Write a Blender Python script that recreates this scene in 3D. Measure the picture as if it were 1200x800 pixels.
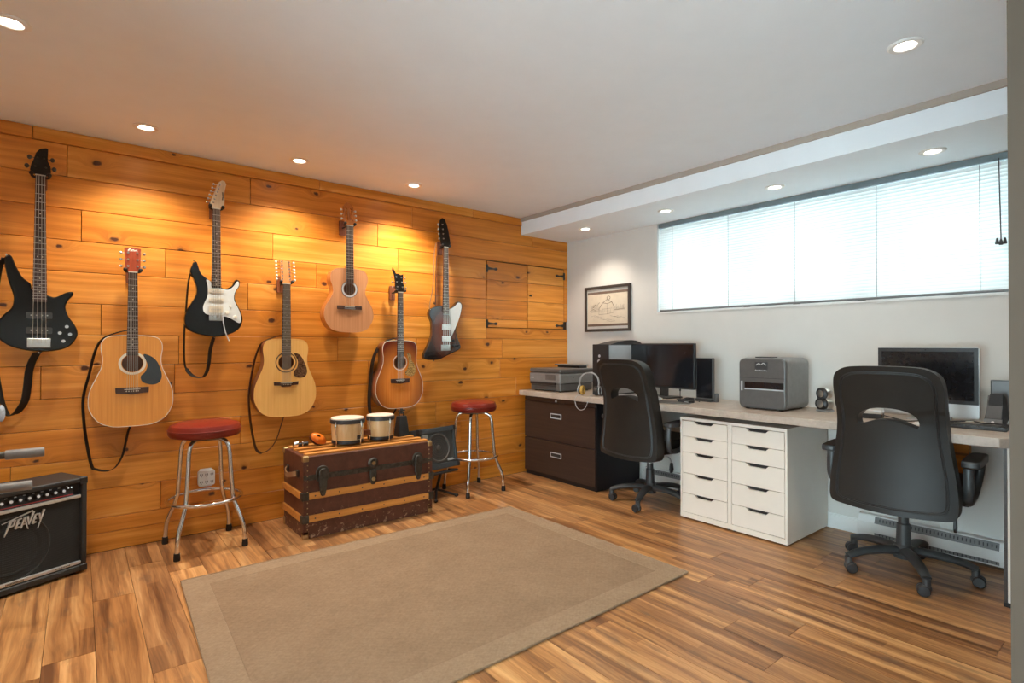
import bpy, bmesh, math, random
from mathutils import Vector, Matrix
random.seed(7)
PI = math.pi
SC = bpy.context.scene
COL = SC.collection
for o in list(bpy.data.objects):
    bpy.data.objects.remove(o)

# ------------------------------------------------------------------ camera
# world: room corner (pine wall / desk wall) at the origin, pine wall y=0, desk wall x=0, floor z=0
CAM = Vector((-3.896, -3.957, 1.2))
yaw, pitch = 0.8956, 0.0076
F = Vector((math.cos(yaw)*math.cos(pitch), math.sin(yaw)*math.cos(pitch), math.sin(pitch)))
R = Vector((math.sin(yaw), -math.cos(yaw), 0))
U = R.cross(F)
cam = bpy.data.cameras.new('camera')
cam.sensor_width = 36.0
cam.lens = 633.57/1200*36
cam.clip_start = 0.05
cam_ob = bpy.data.objects.new('camera', cam)
COL.objects.link(cam_ob)
cam_ob.matrix_world = Matrix(((R.x, U.x, -F.x, CAM.x), (R.y, U.y, -F.y, CAM.y), (R.z, U.z, -F.z, CAM.z), (0, 0, 0, 1)))
SC.camera = cam_ob

# ------------------------------------------------------------------ world + exposure
WORLD_STRENGTH = 13.0
W = bpy.data.worlds.new('overcast_sky')
SC.world = W
W.use_nodes = True
bg = W.node_tree.nodes['Background']
bg.inputs[0].default_value = (0.72, 0.89, 1.0, 1)
bg.inputs[1].default_value = WORLD_STRENGTH
SC.view_settings.view_transform = 'Standard'
SC.view_settings.look = 'None'
SC.view_settings.gamma = 1
SC.view_settings.use_curve_mapping = False
SC.view_settings.exposure = 0.38
SPOT_W = 40.0            # each recessed lamp
SPOT_COL = (1.0, 0.90, 0.77)

# ------------------------------------------------------------------ helpers
def link(o, parent=None):
    COL.objects.link(o)
    if parent is not None:
        o.parent = parent
    return o

def tag(o, label=None, cat=None, group=None, kind=None):
    if label: o['label'] = label
    if cat: o['category'] = cat
    if group: o['group'] = group
    if kind: o['kind'] = kind
    return o

def thing(name, label, cat, loc=(0, 0, 0), rz=0.0, group=None, ry=0.0):
    o = bpy.data.objects.new(name, None)
    o.empty_display_size = 0.05
    link(o)
    o.location = loc
    o.rotation_euler = (0, ry, rz)
    return tag(o, label, cat, group)

def copy_tree(o, parent=None):
    c = o.copy()
    link(c, parent)
    for ch in list(o.children):
        copy_tree(ch, c)
    return c

def cr(pts, n=6, closed=True):
    """Catmull-Rom through points of any dimension"""
    P = [Vector(p) for p in pts]
    out = []
    m = len(P)
    rng = range(m) if closed else range(m-1)
    for i in rng:
        if closed:
            a, b, c, d = P[(i-1) % m], P[i], P[(i+1) % m], P[(i+2) % m]
        else:
            a, b, c, d = P[max(i-1, 0)], P[i], P[i+1], P[min(i+2, m-1)]
        for k in range(n):
            t = k/n
            out.append(0.5*((2*b)+(c-a)*t+(2*a-5*b+4*c-d)*t*t+(3*b-a-3*c+d)*t*t*t))
    if not closed:
        out.append(P[-1])
    return out

class MB:
    def __init__(s):
        s.bm = bmesh.new()
    def verts(s, pts):
        return [s.bm.verts.new(p) for p in pts]
    def face(s, vs):
        try:
            return s.bm.faces.new(vs)
        except ValueError:
            return None
    def box(s, x0, x1, y0, y1, z0, z1, mx=None):
        P = [Vector((x, y, z)) for x in (x0, x1) for y in (y0, y1) for z in (z0, z1)]
        if mx is not None:
            P = [mx @ p for p in P]
        v = s.verts(P)
        for f in ((0, 1, 3, 2), (4, 6, 7, 5), (0, 4, 5, 1), (2, 3, 7, 6), (0, 2, 6, 4), (1, 5, 7, 3)):
            s.face([v[i] for i in f])
        return s
    def cyl(s, p0, p1, r0, r1=None, n=16, caps=True):
        return s.tube([p0, p1], r0, n=n, r_end=r1, caps=caps)
    def tube(s, pts, r, n=8, closed=False, r_end=None, caps=True, radii=None, flat=1.0, ref=None):
        P = [Vector(p) for p in pts]
        m = len(P)
        rings = []
        prev = None
        for i in range(m):
            if closed:
                t = P[(i+1) % m]-P[(i-1) % m]
            else:
                t = P[min(i+1, m-1)]-P[max(i-1, 0)]
            if t.length < 1e-9:
                t = Vector((0, 0, 1))
            t.normalize()
            if prev is None:
                a = Vector(ref) if ref is not None else (Vector((0, 0, 1)) if abs(t.z) < 0.9 else Vector((1, 0, 0)))
                nrm = (a-t*a.dot(t)).normalized()
            else:
                a = Vector(ref) if ref is not None else prev
                nrm = a-t*a.dot(t)
                nrm = nrm.normalized() if nrm.length > 1e-6 else prev
            prev = nrm
            b = t.cross(nrm)
            rr = radii[i] if radii else (r if r_end is None else r+(r_end-r)*i/(m-1))
            rings.append([s.bm.verts.new(P[i]+nrm*math.cos(2*PI*k/n)*rr+b*math.sin(2*PI*k/n)*rr*flat) for k in range(n)])
        for i in range(m if closed else m-1):
            A, B = rings[i], rings[(i+1) % m]
            for k in range(n):
                s.face([A[k], A[(k+1) % n], B[(k+1) % n], B[k]])
        if caps and not closed:
            s.face(rings[0][::-1]); s.face(rings[-1])
        return s
    def ribbon(s, pts, w, t, wdir):
        P = [Vector(p) for p in pts]
        m = len(P)
        rings = []
        for i in range(m):
            tg = (P[min(i+1, m-1)]-P[max(i-1, 0)]).normalized()
            ww = w[i] if isinstance(w, (list, tuple)) else w
            wd = Vector(wdir[i] if isinstance(wdir, list) else wdir)
            wd = (wd-tg*wd.dot(tg)).normalized()
            nn = tg.cross(wd)
            rings.append(s.verts([P[i]+wd*ww/2*a+nn*t/2*b for a, b in ((-1, -1), (1, -1), (1, 1), (-1, 1))]))
        for i in range(m-1):
            for k in range(4):
                s.face([rings[i][k], rings[i][(k+1) % 4], rings[i+1][(k+1) % 4], rings[i+1][k]])
        s.face(rings[0][::-1]); s.face(rings[-1])
        return s
    def prism(s, pts, f0, f1, holes=()):
        """pts 2-D outline; f0/f1 map (a,b) to 3-D for the two ends"""
        loops = [pts]+list(holes)
        if not holes:
            A = s.verts([f0(*p) for p in pts]); B = s.verts([f1(*p) for p in pts])
            s.face(A); s.face(B[::-1])
            m = len(pts)
            for k in range(m):
                s.face([A[k], A[(k+1) % m], B[(k+1) % m], B[k]])
            return s
        for f in (f0, f1):
            es = []
            vv = []
            for L in loops:
                v = s.verts([f(*p) for p in L]); vv.append(v)
                for k in range(len(v)):
                    es.append(s.bm.edges.new((v[k], v[(k+1) % len(v)])))
            bmesh.ops.triangle_fill(s.bm, use_beauty=True, edges=es)
            if f is f0: V0 = vv
        for A, B in zip(V0, vv):
            m = len(A)
            for k in range(m):
                s.face([A[k], A[(k+1) % m], B[(k+1) % m], B[k]])
        return s
    def plate(s, pts, y0, y1, holes=()):           # outline in x-z, thickness in y
        P = [(p[0], p[1]) for p in pts]
        H = [[(q[0], q[1]) for q in h] for h in holes]
        return s.prism(P, lambda a, b: (a, y0, b), lambda a, b: (a, y1, b), H)
    def lathe(s, prof, n=24, c=(0, 0, 0), axis='z', caps=True):
        c = Vector(c)
        def P(r, h, a):
            x, y = r*math.cos(a), r*math.sin(a)
            return c+(Vector((x, y, h)) if axis == 'z' else Vector((h, x, y)) if axis == 'x' else Vector((x, h, y)))
        rings = [s.verts([P(max(r, 1e-5), h, 2*PI*k/n) for k in range(n)]) for r, h in prof]
        for A, B in zip(rings, rings[1:]):
            for k in range(n):
                s.face([A[k], A[(k+1) % n], B[(k+1) % n], B[k]])
        if caps:
            s.face(rings[0][::-1]); s.face(rings[-1])
        return s
    def ell(s, c, r, nu=14, nv=10, mx=None):
        c = Vector(c)
        rings = []
        for i in range(1, nv):
            th = PI*i/nv
            ring = []
            for k in range(nu):
                a = 2*PI*k/nu
                p = Vector((r[0]*math.sin(th)*math.cos(a), r[1]*math.sin(th)*math.sin(a), r[2]*math.cos(th)))
                if mx is not None: p = mx @ p
                ring.append(s.bm.verts.new(c+p))
            rings.append(ring)
        tp = Vector((0, 0, r[2])); bt = Vector((0, 0, -r[2]))
        if mx is not None: tp = mx @ tp; bt = mx @ bt
        t, b = s.bm.verts.new(c+tp), s.bm.verts.new(c+bt)
        for k in range(nu):
            s.face([t, rings[0][k], rings[0][(k+1) % nu]])
            s.face([b, rings[-1][(k+1) % nu], rings[-1][k]])
        for A, B in zip(rings, rings[1:]):
            for k in range(nu):
                s.face([A[k], B[k], B[(k+1) % nu], A[(k+1) % nu]])
        return s
    def mesh(s, name, mat=None, smooth=35):
        bmesh.ops.recalc_face_normals(s.bm, faces=s.bm.faces)
        me = bpy.data.meshes.new(name)
        s.bm.to_mesh(me); s.bm.free()
        if smooth:
            for p in me.polygons: p.use_smooth = True
            me.set_sharp_from_angle(angle=math.radians(smooth))
        if mat: me.materials.append(mat)
        return me
    def obj(s, name, mat, parent=None, smooth=35, bevel=0, seg=2, loc=None):
        o = bpy.data.objects.new(name, s.mesh(name, mat, smooth))
        link(o, parent)
        if loc is not None: o.location = loc
        if bevel:
            b = o.modifiers.new('soft_edges', 'BEVEL')
            b.width = bevel; b.segments = seg; b.limit_method = 'ANGLE'; b.angle_limit = math.radians(40)
            b.harden_normals = False
        return o

def inst(me, name, parent=None, loc=(0, 0, 0), rot=(0, 0, 0)):
    o = bpy.data.objects.new(name, me)
    link(o, parent)
    o.location = loc; o.rotation_euler = rot
    return o

def rrect(x0, x1, z0, z1, r, n=5):
    out = []
    for cx, cz, a0 in ((x1-r, z1-r, 0), (x0+r, z1-r, 90), (x0+r, z0+r, 180), (x1-r, z0+r, 270)):
        for k in range(n+1):
            a = math.radians(a0+90*k/n)
            out.append((cx+r*math.cos(a), cz+r*math.sin(a)))
    return out

def circ(cx, cz, r, n=28, rz=None):
    return [(cx+r*math.cos(2*PI*k/n), cz+(rz or r)*math.sin(2*PI*k/n)) for k in range(n)]

# ------------------------------------------------------------------ materials
def new_mat(name):
    m = bpy.data.materials.new(name)
    m.use_nodes = True
    nt = m.node_tree
    return m, nt, nt.nodes['Principled BSDF']

def N(nt, typ, **kw):
    n = nt.nodes.new(typ)
    for k, v in kw.items():
        setattr(n, k, v)
    return n

def setin(nt, sock, v):
    if isinstance(v, bpy.types.NodeSocket):
        nt.links.new(v, sock)
    else:
        sock.default_value = v

def mth(nt, op, a, b=0.0, clamp=False):
    n = N(nt, 'ShaderNodeMath', operation=op, use_clamp=clamp)
    setin(nt, n.inputs[0], a); setin(nt, n.inputs[1], b)
    return n.outputs[0]

def comb(nt, x, y, z):
    n = N(nt, 'ShaderNodeCombineXYZ')
    for i, v in enumerate((x, y, z)): setin(nt, n.inputs[i], v)
    return n.outputs[0]

def noise(nt, vec, scale=1.0, detail=4.0, rough=0.55, dist=0.0):
    n = N(nt, 'ShaderNodeTexNoise')
    if vec is not None: nt.links.new(vec, n.inputs['Vector'])
    n.inputs['Scale'].default_value = scale; n.inputs['Detail'].default_value = detail
    n.inputs['Roughness'].default_value = rough; n.inputs['Distortion'].default_value = dist
    return n.outputs['Fac']

def ramp(nt, fac, stops, interp='LINEAR'):
    n = N(nt, 'ShaderNodeValToRGB')
    n.color_ramp.interpolation = interp
    cr_ = n.color_ramp
    while len(cr_.elements) > 1: cr_.elements.remove(cr_.elements[-1])
    for i, (p, c) in enumerate(stops):
        e = cr_.elements[0] if i == 0 else cr_.elements.new(p)
        e.position = p; e.color = (*c, 1)
    nt.links.new(fac, n.inputs[0])
    return n.outputs[0]

def mixc(nt, fac, a, b, blend='MIX'):
    n = N(nt, 'ShaderNodeMix', data_type='RGBA', blend_type=blend)
    setin(nt, n.inputs[0], fac)
    for i, v in ((6, a), (7, b)):
        if isinstance(v, tuple) and len(v) == 3: v = (*v, 1)
        setin(nt, n.inputs[i], v)
    return n.outputs[2]

def bump(nt, bs, h, strength=0.2, dist=0.002):
    b = N(nt, 'ShaderNodeBump')
    b.inputs['Strength'].default_value = strength; b.inputs['Distance'].default_value = dist
    nt.links.new(h, b.inputs['Height'])
    nt.links.new(b.outputs[0], bs.inputs['Normal'])

def objco(nt):
    return N(nt, 'ShaderNodeTexCoord').outputs['Object']

def sep(nt, v):
    n = N(nt, 'ShaderNodeSeparateXYZ'); nt.links.new(v, n.inputs[0])
    return n.outputs

def plain(name, col, rough=0.5, metal=0.0, var=0.08, scale=30.0, bmp=0.0, coat=0.0, spec=0.5, trans=0.0, alpha=1.0):
    """one tone with fine mottling"""
    m, nt, b = new_mat(name)
    f = noise(nt, objco(nt), scale, 4)
    c0 = tuple(max(0, c*(1-var)) for c in col); c1 = tuple(min(1, c*(1+var)) for c in col)
    nt.links.new(ramp(nt, f, [(0.3, c0), (0.7, c1)]), b.inputs['Base Color'])
    b.inputs['Roughness'].default_value = rough
    b.inputs['Metallic'].default_value = metal
    b.inputs['Specular IOR Level'].default_value = spec
    if coat:
        b.inputs['Coat Weight'].default_value = coat; b.inputs['Coat Roughness'].default_value = 0.04
    if trans:
        b.inputs['Transmission Weight'].default_value = trans
    if bmp:
        bump(nt, b, f, bmp, 0.001)
    return m

def pine_mat():
    m, nt, b = new_mat('honey_pine')
    co = objco(nt); s = sep(nt, co)
    rnd = N(nt, 'ShaderNodeObjectInfo').outputs['Random']
    x = mth(nt, 'ADD', s[0], mth(nt, 'MULTIPLY', rnd, 37.0))
    z = mth(nt, 'ADD', s[2], mth(nt, 'MULTIPLY', rnd, 91.0))
    # knots
    vo = N(nt, 'ShaderNodeTexVoronoi', voronoi_dimensions='2D')
    nt.links.new(comb(nt, mth(nt, 'MULTIPLY', x, 2.6), mth(nt, 'MULTIPLY', z, 3.9), 0.0), vo.inputs['Vector'])
    vo.inputs['Scale'].default_value = 1.0
    wob = noise(nt, comb(nt, mth(nt, 'MULTIPLY', x, 25), mth(nt, 'MULTIPLY', z, 25), 0.0), 1.0, 3)
    d = mth(nt, 'ADD', vo.outputs['Distance'], mth(nt, 'MULTIPLY', mth(nt, 'SUBTRACT', wob, 0.5), 0.09))
    cellr = sep(nt, vo.outputs['Color'])[0]
    has = mth(nt, 'GREATER_THAN', cellr, 0.52)
    size = mth(nt, 'ADD', 0.035, mth(nt, 'MULTIPLY', sep(nt, vo.outputs['Color'])[1], 0.04))
    knot = mth(nt, 'MULTIPLY', has, mth(nt, 'SUBTRACT', 1.0, mth(nt, 'DIVIDE', d, size), True))
    halo = mth(nt, 'MULTIPLY', has, mth(nt, 'SUBTRACT', 1.0, mth(nt, 'DIVIDE', d, 0.28), True))
    zz = mth(nt, 'ADD', z, mth(nt, 'MULTIPLY', mth(nt, 'POWER', halo, 2.0), 0.10))
    warp = noise(nt, comb(nt, mth(nt, 'MULTIPLY', x, 1.3), mth(nt, 'MULTIPLY', z, 3), 3.0), 1.0, 2)
    zw = mth(nt, 'ADD', zz, mth(nt, 'MULTIPLY', warp, 0.045))
    g1 = noise(nt, comb(nt, mth(nt, 'MULTIPLY', x, 0.9), mth(nt, 'MULTIPLY', zw, 26), 0.0), 1.0, 3, 0.6)
    g2 = noise(nt, comb(nt, mth(nt, 'MULTIPLY', x, 5.0), mth(nt, 'MULTIPLY', zw, 150), 5.0), 1.0, 3, 0.6)
    g3 = noise(nt, comb(nt, mth(nt, 'MULTIPLY', x, 1.1), mth(nt, 'MULTIPLY', z, 4), 9.0), 1.0, 2)
    g = mth(nt, 'ADD', mth(nt, 'MULTIPLY', g1, 0.62), mth(nt, 'ADD', mth(nt, 'MULTIPLY', g2, 0.16), mth(nt, 'MULTIPLY', g3, 0.24)))
    base = ramp(nt, g, [(0.32, (0.50, 0.155, 0.016)), (0.46, (0.70, 0.245, 0.026)), (0.58, (0.84, 0.335, 0.050)), (0.72, (0.92, 0.44, 0.105))])
    tone = ramp(nt, rnd, [(0.0, (0.78, 0.68, 0.52)), (0.2, (1.0, 0.93, 0.82)), (0.4, (0.86, 0.78, 0.64)), (0.6, (1.0, 1.08, 1.25)), (0.8, (0.93, 0.84, 0.72)), (1.0, (1.03, 1.05, 1.15))])
    c = mixc(nt, 1.0, base, tone, 'MULTIPLY')
    c = mixc(nt, mth(nt, 'MULTIPLY', mth(nt, 'POWER', halo, 2.0), 0.55), c, (0.38, 0.13, 0.03))
    c = mixc(nt, mth(nt, 'MULTIPLY', knot, 2.2, True), c, (0.085, 0.028, 0.012))
    nt.links.new(c, b.inputs['Base Color'])
    b.inputs['Roughness'].default_value = 0.36
    b.inputs['Specular IOR Level'].default_value = 0.45
    bump(nt, b, g2, 0.12, 0.001)
    return m

def floor_mat():
    m, nt, b = new_mat('laminate_floor')
    co = objco(nt); s = sep(nt, co)
    rnd = N(nt, 'ShaderNodeObjectInfo').outputs['Random']
    ro = mth(nt, 'MULTIPLY', rnd, 53.0)
    x = mth(nt, 'ADD', s[0], ro); y = mth(nt, 'ADD', s[1], mth(nt, 'MULTIPLY', rnd, 17.0))
    strip = mth(nt, 'FLOOR', mth(nt, 'MULTIPLY', mth(nt, 'ADD', s[0], 0.08), 1/0.0535))
    seg = mth(nt, 'FLOOR', mth(nt, 'ADD', mth(nt, 'MULTIPLY', y, 0.9), mth(nt, 'MULTIPLY', strip, 0.37)))
    wn = N(nt, 'ShaderNodeTexWhiteNoise', noise_dimensions='3D')
    nt.links.new(comb(nt, strip, seg, ro), wn.inputs['Vector'])
    warp = noise(nt, comb(nt, mth(nt, 'MULTIPLY', x, 6), mth(nt, 'MULTIPLY', y, 1.4), 2.0), 1.0, 2)
    xw = mth(nt, 'ADD', x, mth(nt, 'MULTIPLY', warp, 0.065))
    g1 = noise(nt, comb(nt, mth(nt, 'MULTIPLY', xw, 26), mth(nt, 'MULTIPLY', y, 1.2), 0.0), 1.0, 4, 0.6)
    g2 = noise(nt, comb(nt, mth(nt, 'MULTIPLY', xw, 120), mth(nt, 'MULTIPLY', y, 4.0), 4.0), 1.0, 3, 0.6)
    blot = noise(nt, comb(nt, mth(nt, 'MULTIPLY', x, 12), mth(nt, 'MULTIPLY', y, 3.2), 8.0), 1.0, 4, 0.6)
    g = mth(nt, 'ADD', mth(nt, 'MULTIPLY', g1, 0.60), mth(nt, 'ADD', mth(nt, 'MULTIPLY', g2, 0.18), mth(nt, 'MULTIPLY', mth(nt, 'SUBTRACT', wn.outputs['Value'], 0.5), 0.15)))
    base = ramp(nt, g, [(0.24, (0.16, 0.070, 0.030)), (0.345, (0.34, 0.160, 0.062)), (0.435, (0.53, 0.27, 0.104)), (0.54, (0.74, 0.44, 0.195))])
    c = mixc(nt, mth(nt, 'MULTIPLY', mth(nt, 'SUBTRACT', blot, 0.56, True), 4.0, True), base, (0.15, 0.095, 0.062))
    tone = ramp(nt, rnd, [(0.0, (0.72, 0.69, 0.70)), (0.2, (1.0, 0.96, 0.88)), (0.4, (0.80, 0.72, 0.64)), (0.6, (1.08, 1.02, 0.94)), (0.8, (0.84, 0.82, 0.84)), (1.0, (1.0, 0.93, 0.84))])
    c = mixc(nt, 1.0, c, tone, 'MULTIPLY')
    nt.links.new(c, b.inputs['Base Color'])
    b.inputs['Roughness'].default_value = 0.33
    b.inputs['Specular IOR Level'].default_value = 0.5
    bump(nt, b, g2, 0.08, 0.001)
    return m

def wood_simple(name, c0, c1, along='z', rough=0.35, coat=0.0, k=60.0, burst=None):
    m, nt, b = new_mat(name)
    co = objco(nt); s = sep(nt, co)
    a = {'x': 0, 'y': 1, 'z': 2}[along]
    v = [mth(nt, 'MULTIPLY', s[i], 2.0 if i == a else k) for i in range(3)]
    g = noise(nt, comb(nt, *v), 1.0, 4, 0.6)
    c = ramp(nt, g, [(0.3, c0), (0.7, c1)])
    if burst:
        (cx, cz, rx, rz, edge, lo, hi) = burst
        dx = mth(nt, 'DIVIDE', mth(nt, 'SUBTRACT', s[0], cx), rx); dz = mth(nt, 'DIVIDE', mth(nt, 'SUBTRACT', s[2], cz), rz)
        d = mth(nt, 'SQRT', mth(nt, 'ADD', mth(nt, 'MULTIPLY', dx, dx), mth(nt, 'MULTIPLY', dz, dz)))
        f = mth(nt, 'DIVIDE', mth(nt, 'SUBTRACT', d, lo), hi-lo, True)
        c = mixc(nt, f, c, edge)
    nt.links.new(c, b.inputs['Base Color'])
    b.inputs['Roughness'].default_value = rough
    if coat:
        b.inputs['Coat Weight'].default_value = coat; b.inputs['Coat Roughness'].default_value = 0.03
    return m

def rug_mat(name, c0, c1, freq=210.0):
    m, nt, b = new_mat(name)
    co = objco(nt); s = sep(nt, co)
    wv = mth(nt, 'SINE', mth(nt, 'MULTIPLY', s[0], freq))
    wu = mth(nt, 'SINE', mth(nt, 'MULTIPLY', s[1], freq*1.15))
    w = mth(nt, 'MULTIPLY', wv, wu)
    f = noise(nt, co, 60, 5, 0.7)
    big = noise(nt, co, 5, 3)
    g = mth(nt, 'ADD', mth(nt, 'MULTIPLY', f, 0.6), mth(nt, 'ADD', mth(nt, 'MULTIPLY', w, 0.025), mth(nt, 'MULTIPLY', big, 0.35)))
    nt.links.new(ramp(nt, g, [(0.32, c0), (0.62, c1)]), b.inputs['Base Color'])
    b.inputs['Roughness'].default_value = 0.95
    b.inputs['Specular IOR Level'].default_value = 0.1
    bump(nt, b, w, 0.1, 0.002)
    return m

def desk_mat():
    m, nt, b = new_mat('stone_look_laminate')
    co = objco(nt)
    f = noise(nt, co, 9, 6, 0.65, 0.6); f2 = noise(nt, co, 70, 3)
    g = mth(nt, 'ADD', mth(nt, 'MULTIPLY', f, 0.75), mth(nt, 'MULTIPLY', f2, 0.25))
    nt.links.new(ramp(nt, g, [(0.32, (0.36, 0.29, 0.235)), (0.5, (0.47, 0.39, 0.32)), (0.68, (0.56, 0.48, 0.40))]), b.inputs['Base Color'])
    b.inputs['Roughness'].default_value = 0.34
    return m

def trunk_mat():
    m, nt, b = new_mat('worn_brown_fibreboard')
    co = objco(nt); s = sep(nt, co)
    f = noise(nt, co, 14, 6, 0.7)
    c = ramp(nt, f, [(0.3, (0.070, 0.022, 0.013)), (0.65, (0.135, 0.047, 0.028))])
    chip = noise(nt, co, 34, 5, 0.7, 0.5)
    low = mth(nt, 'SUBTRACT', 1.0, mth(nt, 'DIVIDE', s[2], 0.42), True)      # old scuffs are thickest near the foot
    thr = mth(nt, 'SUBTRACT', 0.74, mth(nt, 'MULTIPLY', low, 0.19))
    k = mth(nt, 'MULTIPLY', mth(nt, 'SUBTRACT', chip, thr, True), 14.0, True)
    c = mixc(nt, k, c, (0.42, 0.28, 0.17))
    nt.links.new(c, b.inputs['Base Color'])
    b.inputs['Roughness'].default_value = 0.45
    bump(nt, b, f, 0.15, 0.002)
    return m

def tolex_mat(name, col, sc=260):
    m, nt, b = new_mat(name)
    co = objco(nt)
    f = noise(nt, co, sc, 3)
    nt.links.new(ramp(nt, f, [(0.3, tuple(c*0.75 for c in col)), (0.7, tuple(c*1.25 for c in col))]), b.inputs['Base Color'])
    b.inputs['Roughness'].default_value = 0.5
    bump(nt, b, f, 0.35, 0.001)
    return m

def grille_mat():
    m, nt, b = new_mat('speaker_cloth')
    s = sep(nt, objco(nt))
    w = mth(nt, 'MULTIPLY', mth(nt, 'SINE', mth(nt, 'MULTIPLY', s[0], 520)), mth(nt, 'SINE', mth(nt, 'MULTIPLY', s[2], 900)))
    nt.links.new(ramp(nt, w, [(0.2, (0.012, 0.014, 0.014)), (0.9, (0.034, 0.038, 0.036))]), b.inputs['Base Color'])
    b.inputs['Roughness'].default_value = 0.8
    bump(nt, b, w, 0.4, 0.001)
    return m

def leather_mat(name, col, rough=0.42):
    m, nt, b = new_mat(name)
    co = objco(nt)
    vo = N(nt, 'ShaderNodeTexVoronoi'); nt.links.new(co, vo.inputs['Vector']); vo.inputs['Scale'].default_value = 320
    f = noise(nt, co, 8, 4)
    nt.links.new(ramp(nt, f, [(0.3, tuple(c*0.85 for c in col)), (0.7, tuple(c*1.15 for c in col))]), b.inputs['Base Color'])
    b.inputs['Roughness'].default_value = rough
    b.inputs['Specular IOR Level'].default_value = 0.32
    bump(nt, b, vo.outputs['Distance'], 0.15, 0.0006)
    return m

def slat_mat():
    m, nt, b = new_mat('white_blind_slat')
    f = noise(nt, objco(nt), 12, 3)
    nt.links.new(ramp(nt, f, [(0.3, (0.80, 0.83, 0.82)), (0.7, (0.86, 0.88, 0.87))]), b.inputs['Base Color'])
    b.inputs['Roughness'].default_value = 0.4
    tr = N(nt, 'ShaderNodeBsdfTranslucent'); tr.inputs[0].default_value = (0.82, 0.88, 0.86, 1)
    mx = N(nt, 'ShaderNodeMixShader'); mx.inputs[0].default_value = 0.15
    nt.links.new(b.outputs[0], mx.inputs[1]); nt.links.new(tr.outputs[0], mx.inputs[2])
    nt.links.new(mx.outputs[0], nt.nodes['Material Output'].inputs['Surface'])
    return m

def glass_mat():
    m, nt, b = new_mat('window_glass')
    g = N(nt, 'ShaderNodeBsdfGlossy'); g.inputs['Roughness'].default_value = 0.02
    t = N(nt, 'ShaderNodeBsdfTransparent'); t.inputs[0].default_value = (0.94, 0.97, 0.96, 1)
    mx = N(nt, 'ShaderNodeMixShader')
    fr = N(nt, 'ShaderNodeFresnel'); fr.inputs[0].default_value = 1.45
    nt.links.new(fr.outputs[0], mx.inputs[0]); nt.links.new(t.outputs[0], mx.inputs[1]); nt.links.new(g.outputs[0], mx.inputs[2])
    nt.links.new(mx.outputs[0], nt.nodes['Material Output'].inputs['Surface'])
    return m

def emit_mat(name, col, st):
    m, nt, b = new_mat(name)
    f = noise(nt, objco(nt), 20, 2)
    nt.links.new(ramp(nt, f, [(0.2, tuple(c*0.95 for c in col)), (0.8, col)]), b.inputs['Emission Color'])
    b.inputs['Emission Strength'].default_value = st
    b.inputs['Base Color'].default_value = (*col, 1)
    return m

PINE = pine_mat()
FLOOR = floor_mat()
CEIL = plain('white_ceiling_paint', (0.83, 0.875, 0.91), 0.85, var=0.015, scale=6)
WALL = plain('cream_wall_paint', (0.68, 0.655, 0.61), 0.8, var=0.02, scale=5)
TAUPE_SHADE = plain('shade_darkened_taupe', (0.080, 0.057, 0.038), 0.8, var=0.02, scale=5)  # partition end stands in shade; that shade is mixed into this colour
TRIM_SHADE = plain('shade_toned_trim', (0.40, 0.34, 0.285), 0.7, var=0.02)  # darker warm tone stands for the little window light on this moulding
GROOVE = plain('dark_joint', (0.07, 0.035, 0.015), 0.9)
SUBFLOOR = plain('dark_underlay', (0.05, 0.028, 0.015), 0.9)
WHITE = plain('white_semigloss', (0.80, 0.79, 0.76), 0.4, var=0.02)
CREAM = plain('cream_lacquer', (0.80, 0.725, 0.63), 0.38, var=0.02, scale=8)
DESK = desk_mat()
ESPRESSO = wood_simple('espresso_melamine', (0.030, 0.017, 0.013), (0.050, 0.028, 0.020), 'y', 0.42)
NAVY = plain('dark_cabinet_side', (0.010, 0.011, 0.014), 0.4)
CHROME = plain('chrome', (0.80, 0.80, 0.80), 0.10, 1.0, 0.03)
STEEL = plain('brushed_steel', (0.62, 0.62, 0.60), 0.3, 1.0, 0.06)
OLDSTEEL = plain('aged_black_iron', (0.09, 0.085, 0.075), 0.45, 0.8, 0.35, 40, 0.2)
BRASS = plain('dull_brass', (0.50, 0.36, 0.18), 0.4, 0.9, 0.2)
BLACKP = plain('black_plastic', (0.022, 0.022, 0.023), 0.42)
DARKP = plain('dark_grey_plastic', (0.045, 0.047, 0.048), 0.4)
GREYP = plain('grey_plastic', (0.20, 0.195, 0.19), 0.4)
MIDP = plain('pewter_plastic', (0.105, 0.10, 0.095), 0.36)
RUBBER = plain('black_rubber', (0.015, 0.013, 0.012), 0.7)
BLACKGLOSS = plain('gloss_black_lacquer', (0.006, 0.0065, 0.0065), 0.10, coat=0.15, var=0.2, spec=0.3)
SCREEN = plain('dark_screen_glass', (0.012, 0.013, 0.016), 0.12, var=0.1)
SILVER = plain('silver_aluminium', (0.66, 0.66, 0.65), 0.3, 0.7, 0.03)
RED = leather_mat('oxblood_vinyl', (0.19, 0.020, 0.011), 0.28)
LEATHER = leather_mat('charcoal_leather', (0.019, 0.0165, 0.014), 0.46)
TOLEX = tolex_mat('black_tolex', (0.024, 0.026, 0.026))
TOLEXG = tolex_mat('blue_grey_tolex', (0.052, 0.065, 0.072))
GRILLE = grille_mat()
GRILLEG = tolex_mat('grey_speaker_foam', (0.075, 0.085, 0.085), 400)
SLAT = slat_mat()
GLASS = glass_mat()
LAMP = emit_mat('lamp_lens', (1.0, 0.90, 0.76), 14.0)
TRUNK = trunk_mat()
SLATW = wood_simple('amber_trunk_slat', (0.52, 0.19, 0.035), (0.74, 0.33, 0.075), 'x', 0.4, k=45)
TAN = leather_mat('tan_leather', (0.30, 0.16, 0.075), 0.6)
STRAPB = leather_mat('black_strap_webbing', (0.016, 0.015, 0.014), 0.7)
STRAPBR = leather_mat('brown_strap_leather', (0.085, 0.032, 0.018), 0.5)
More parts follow.
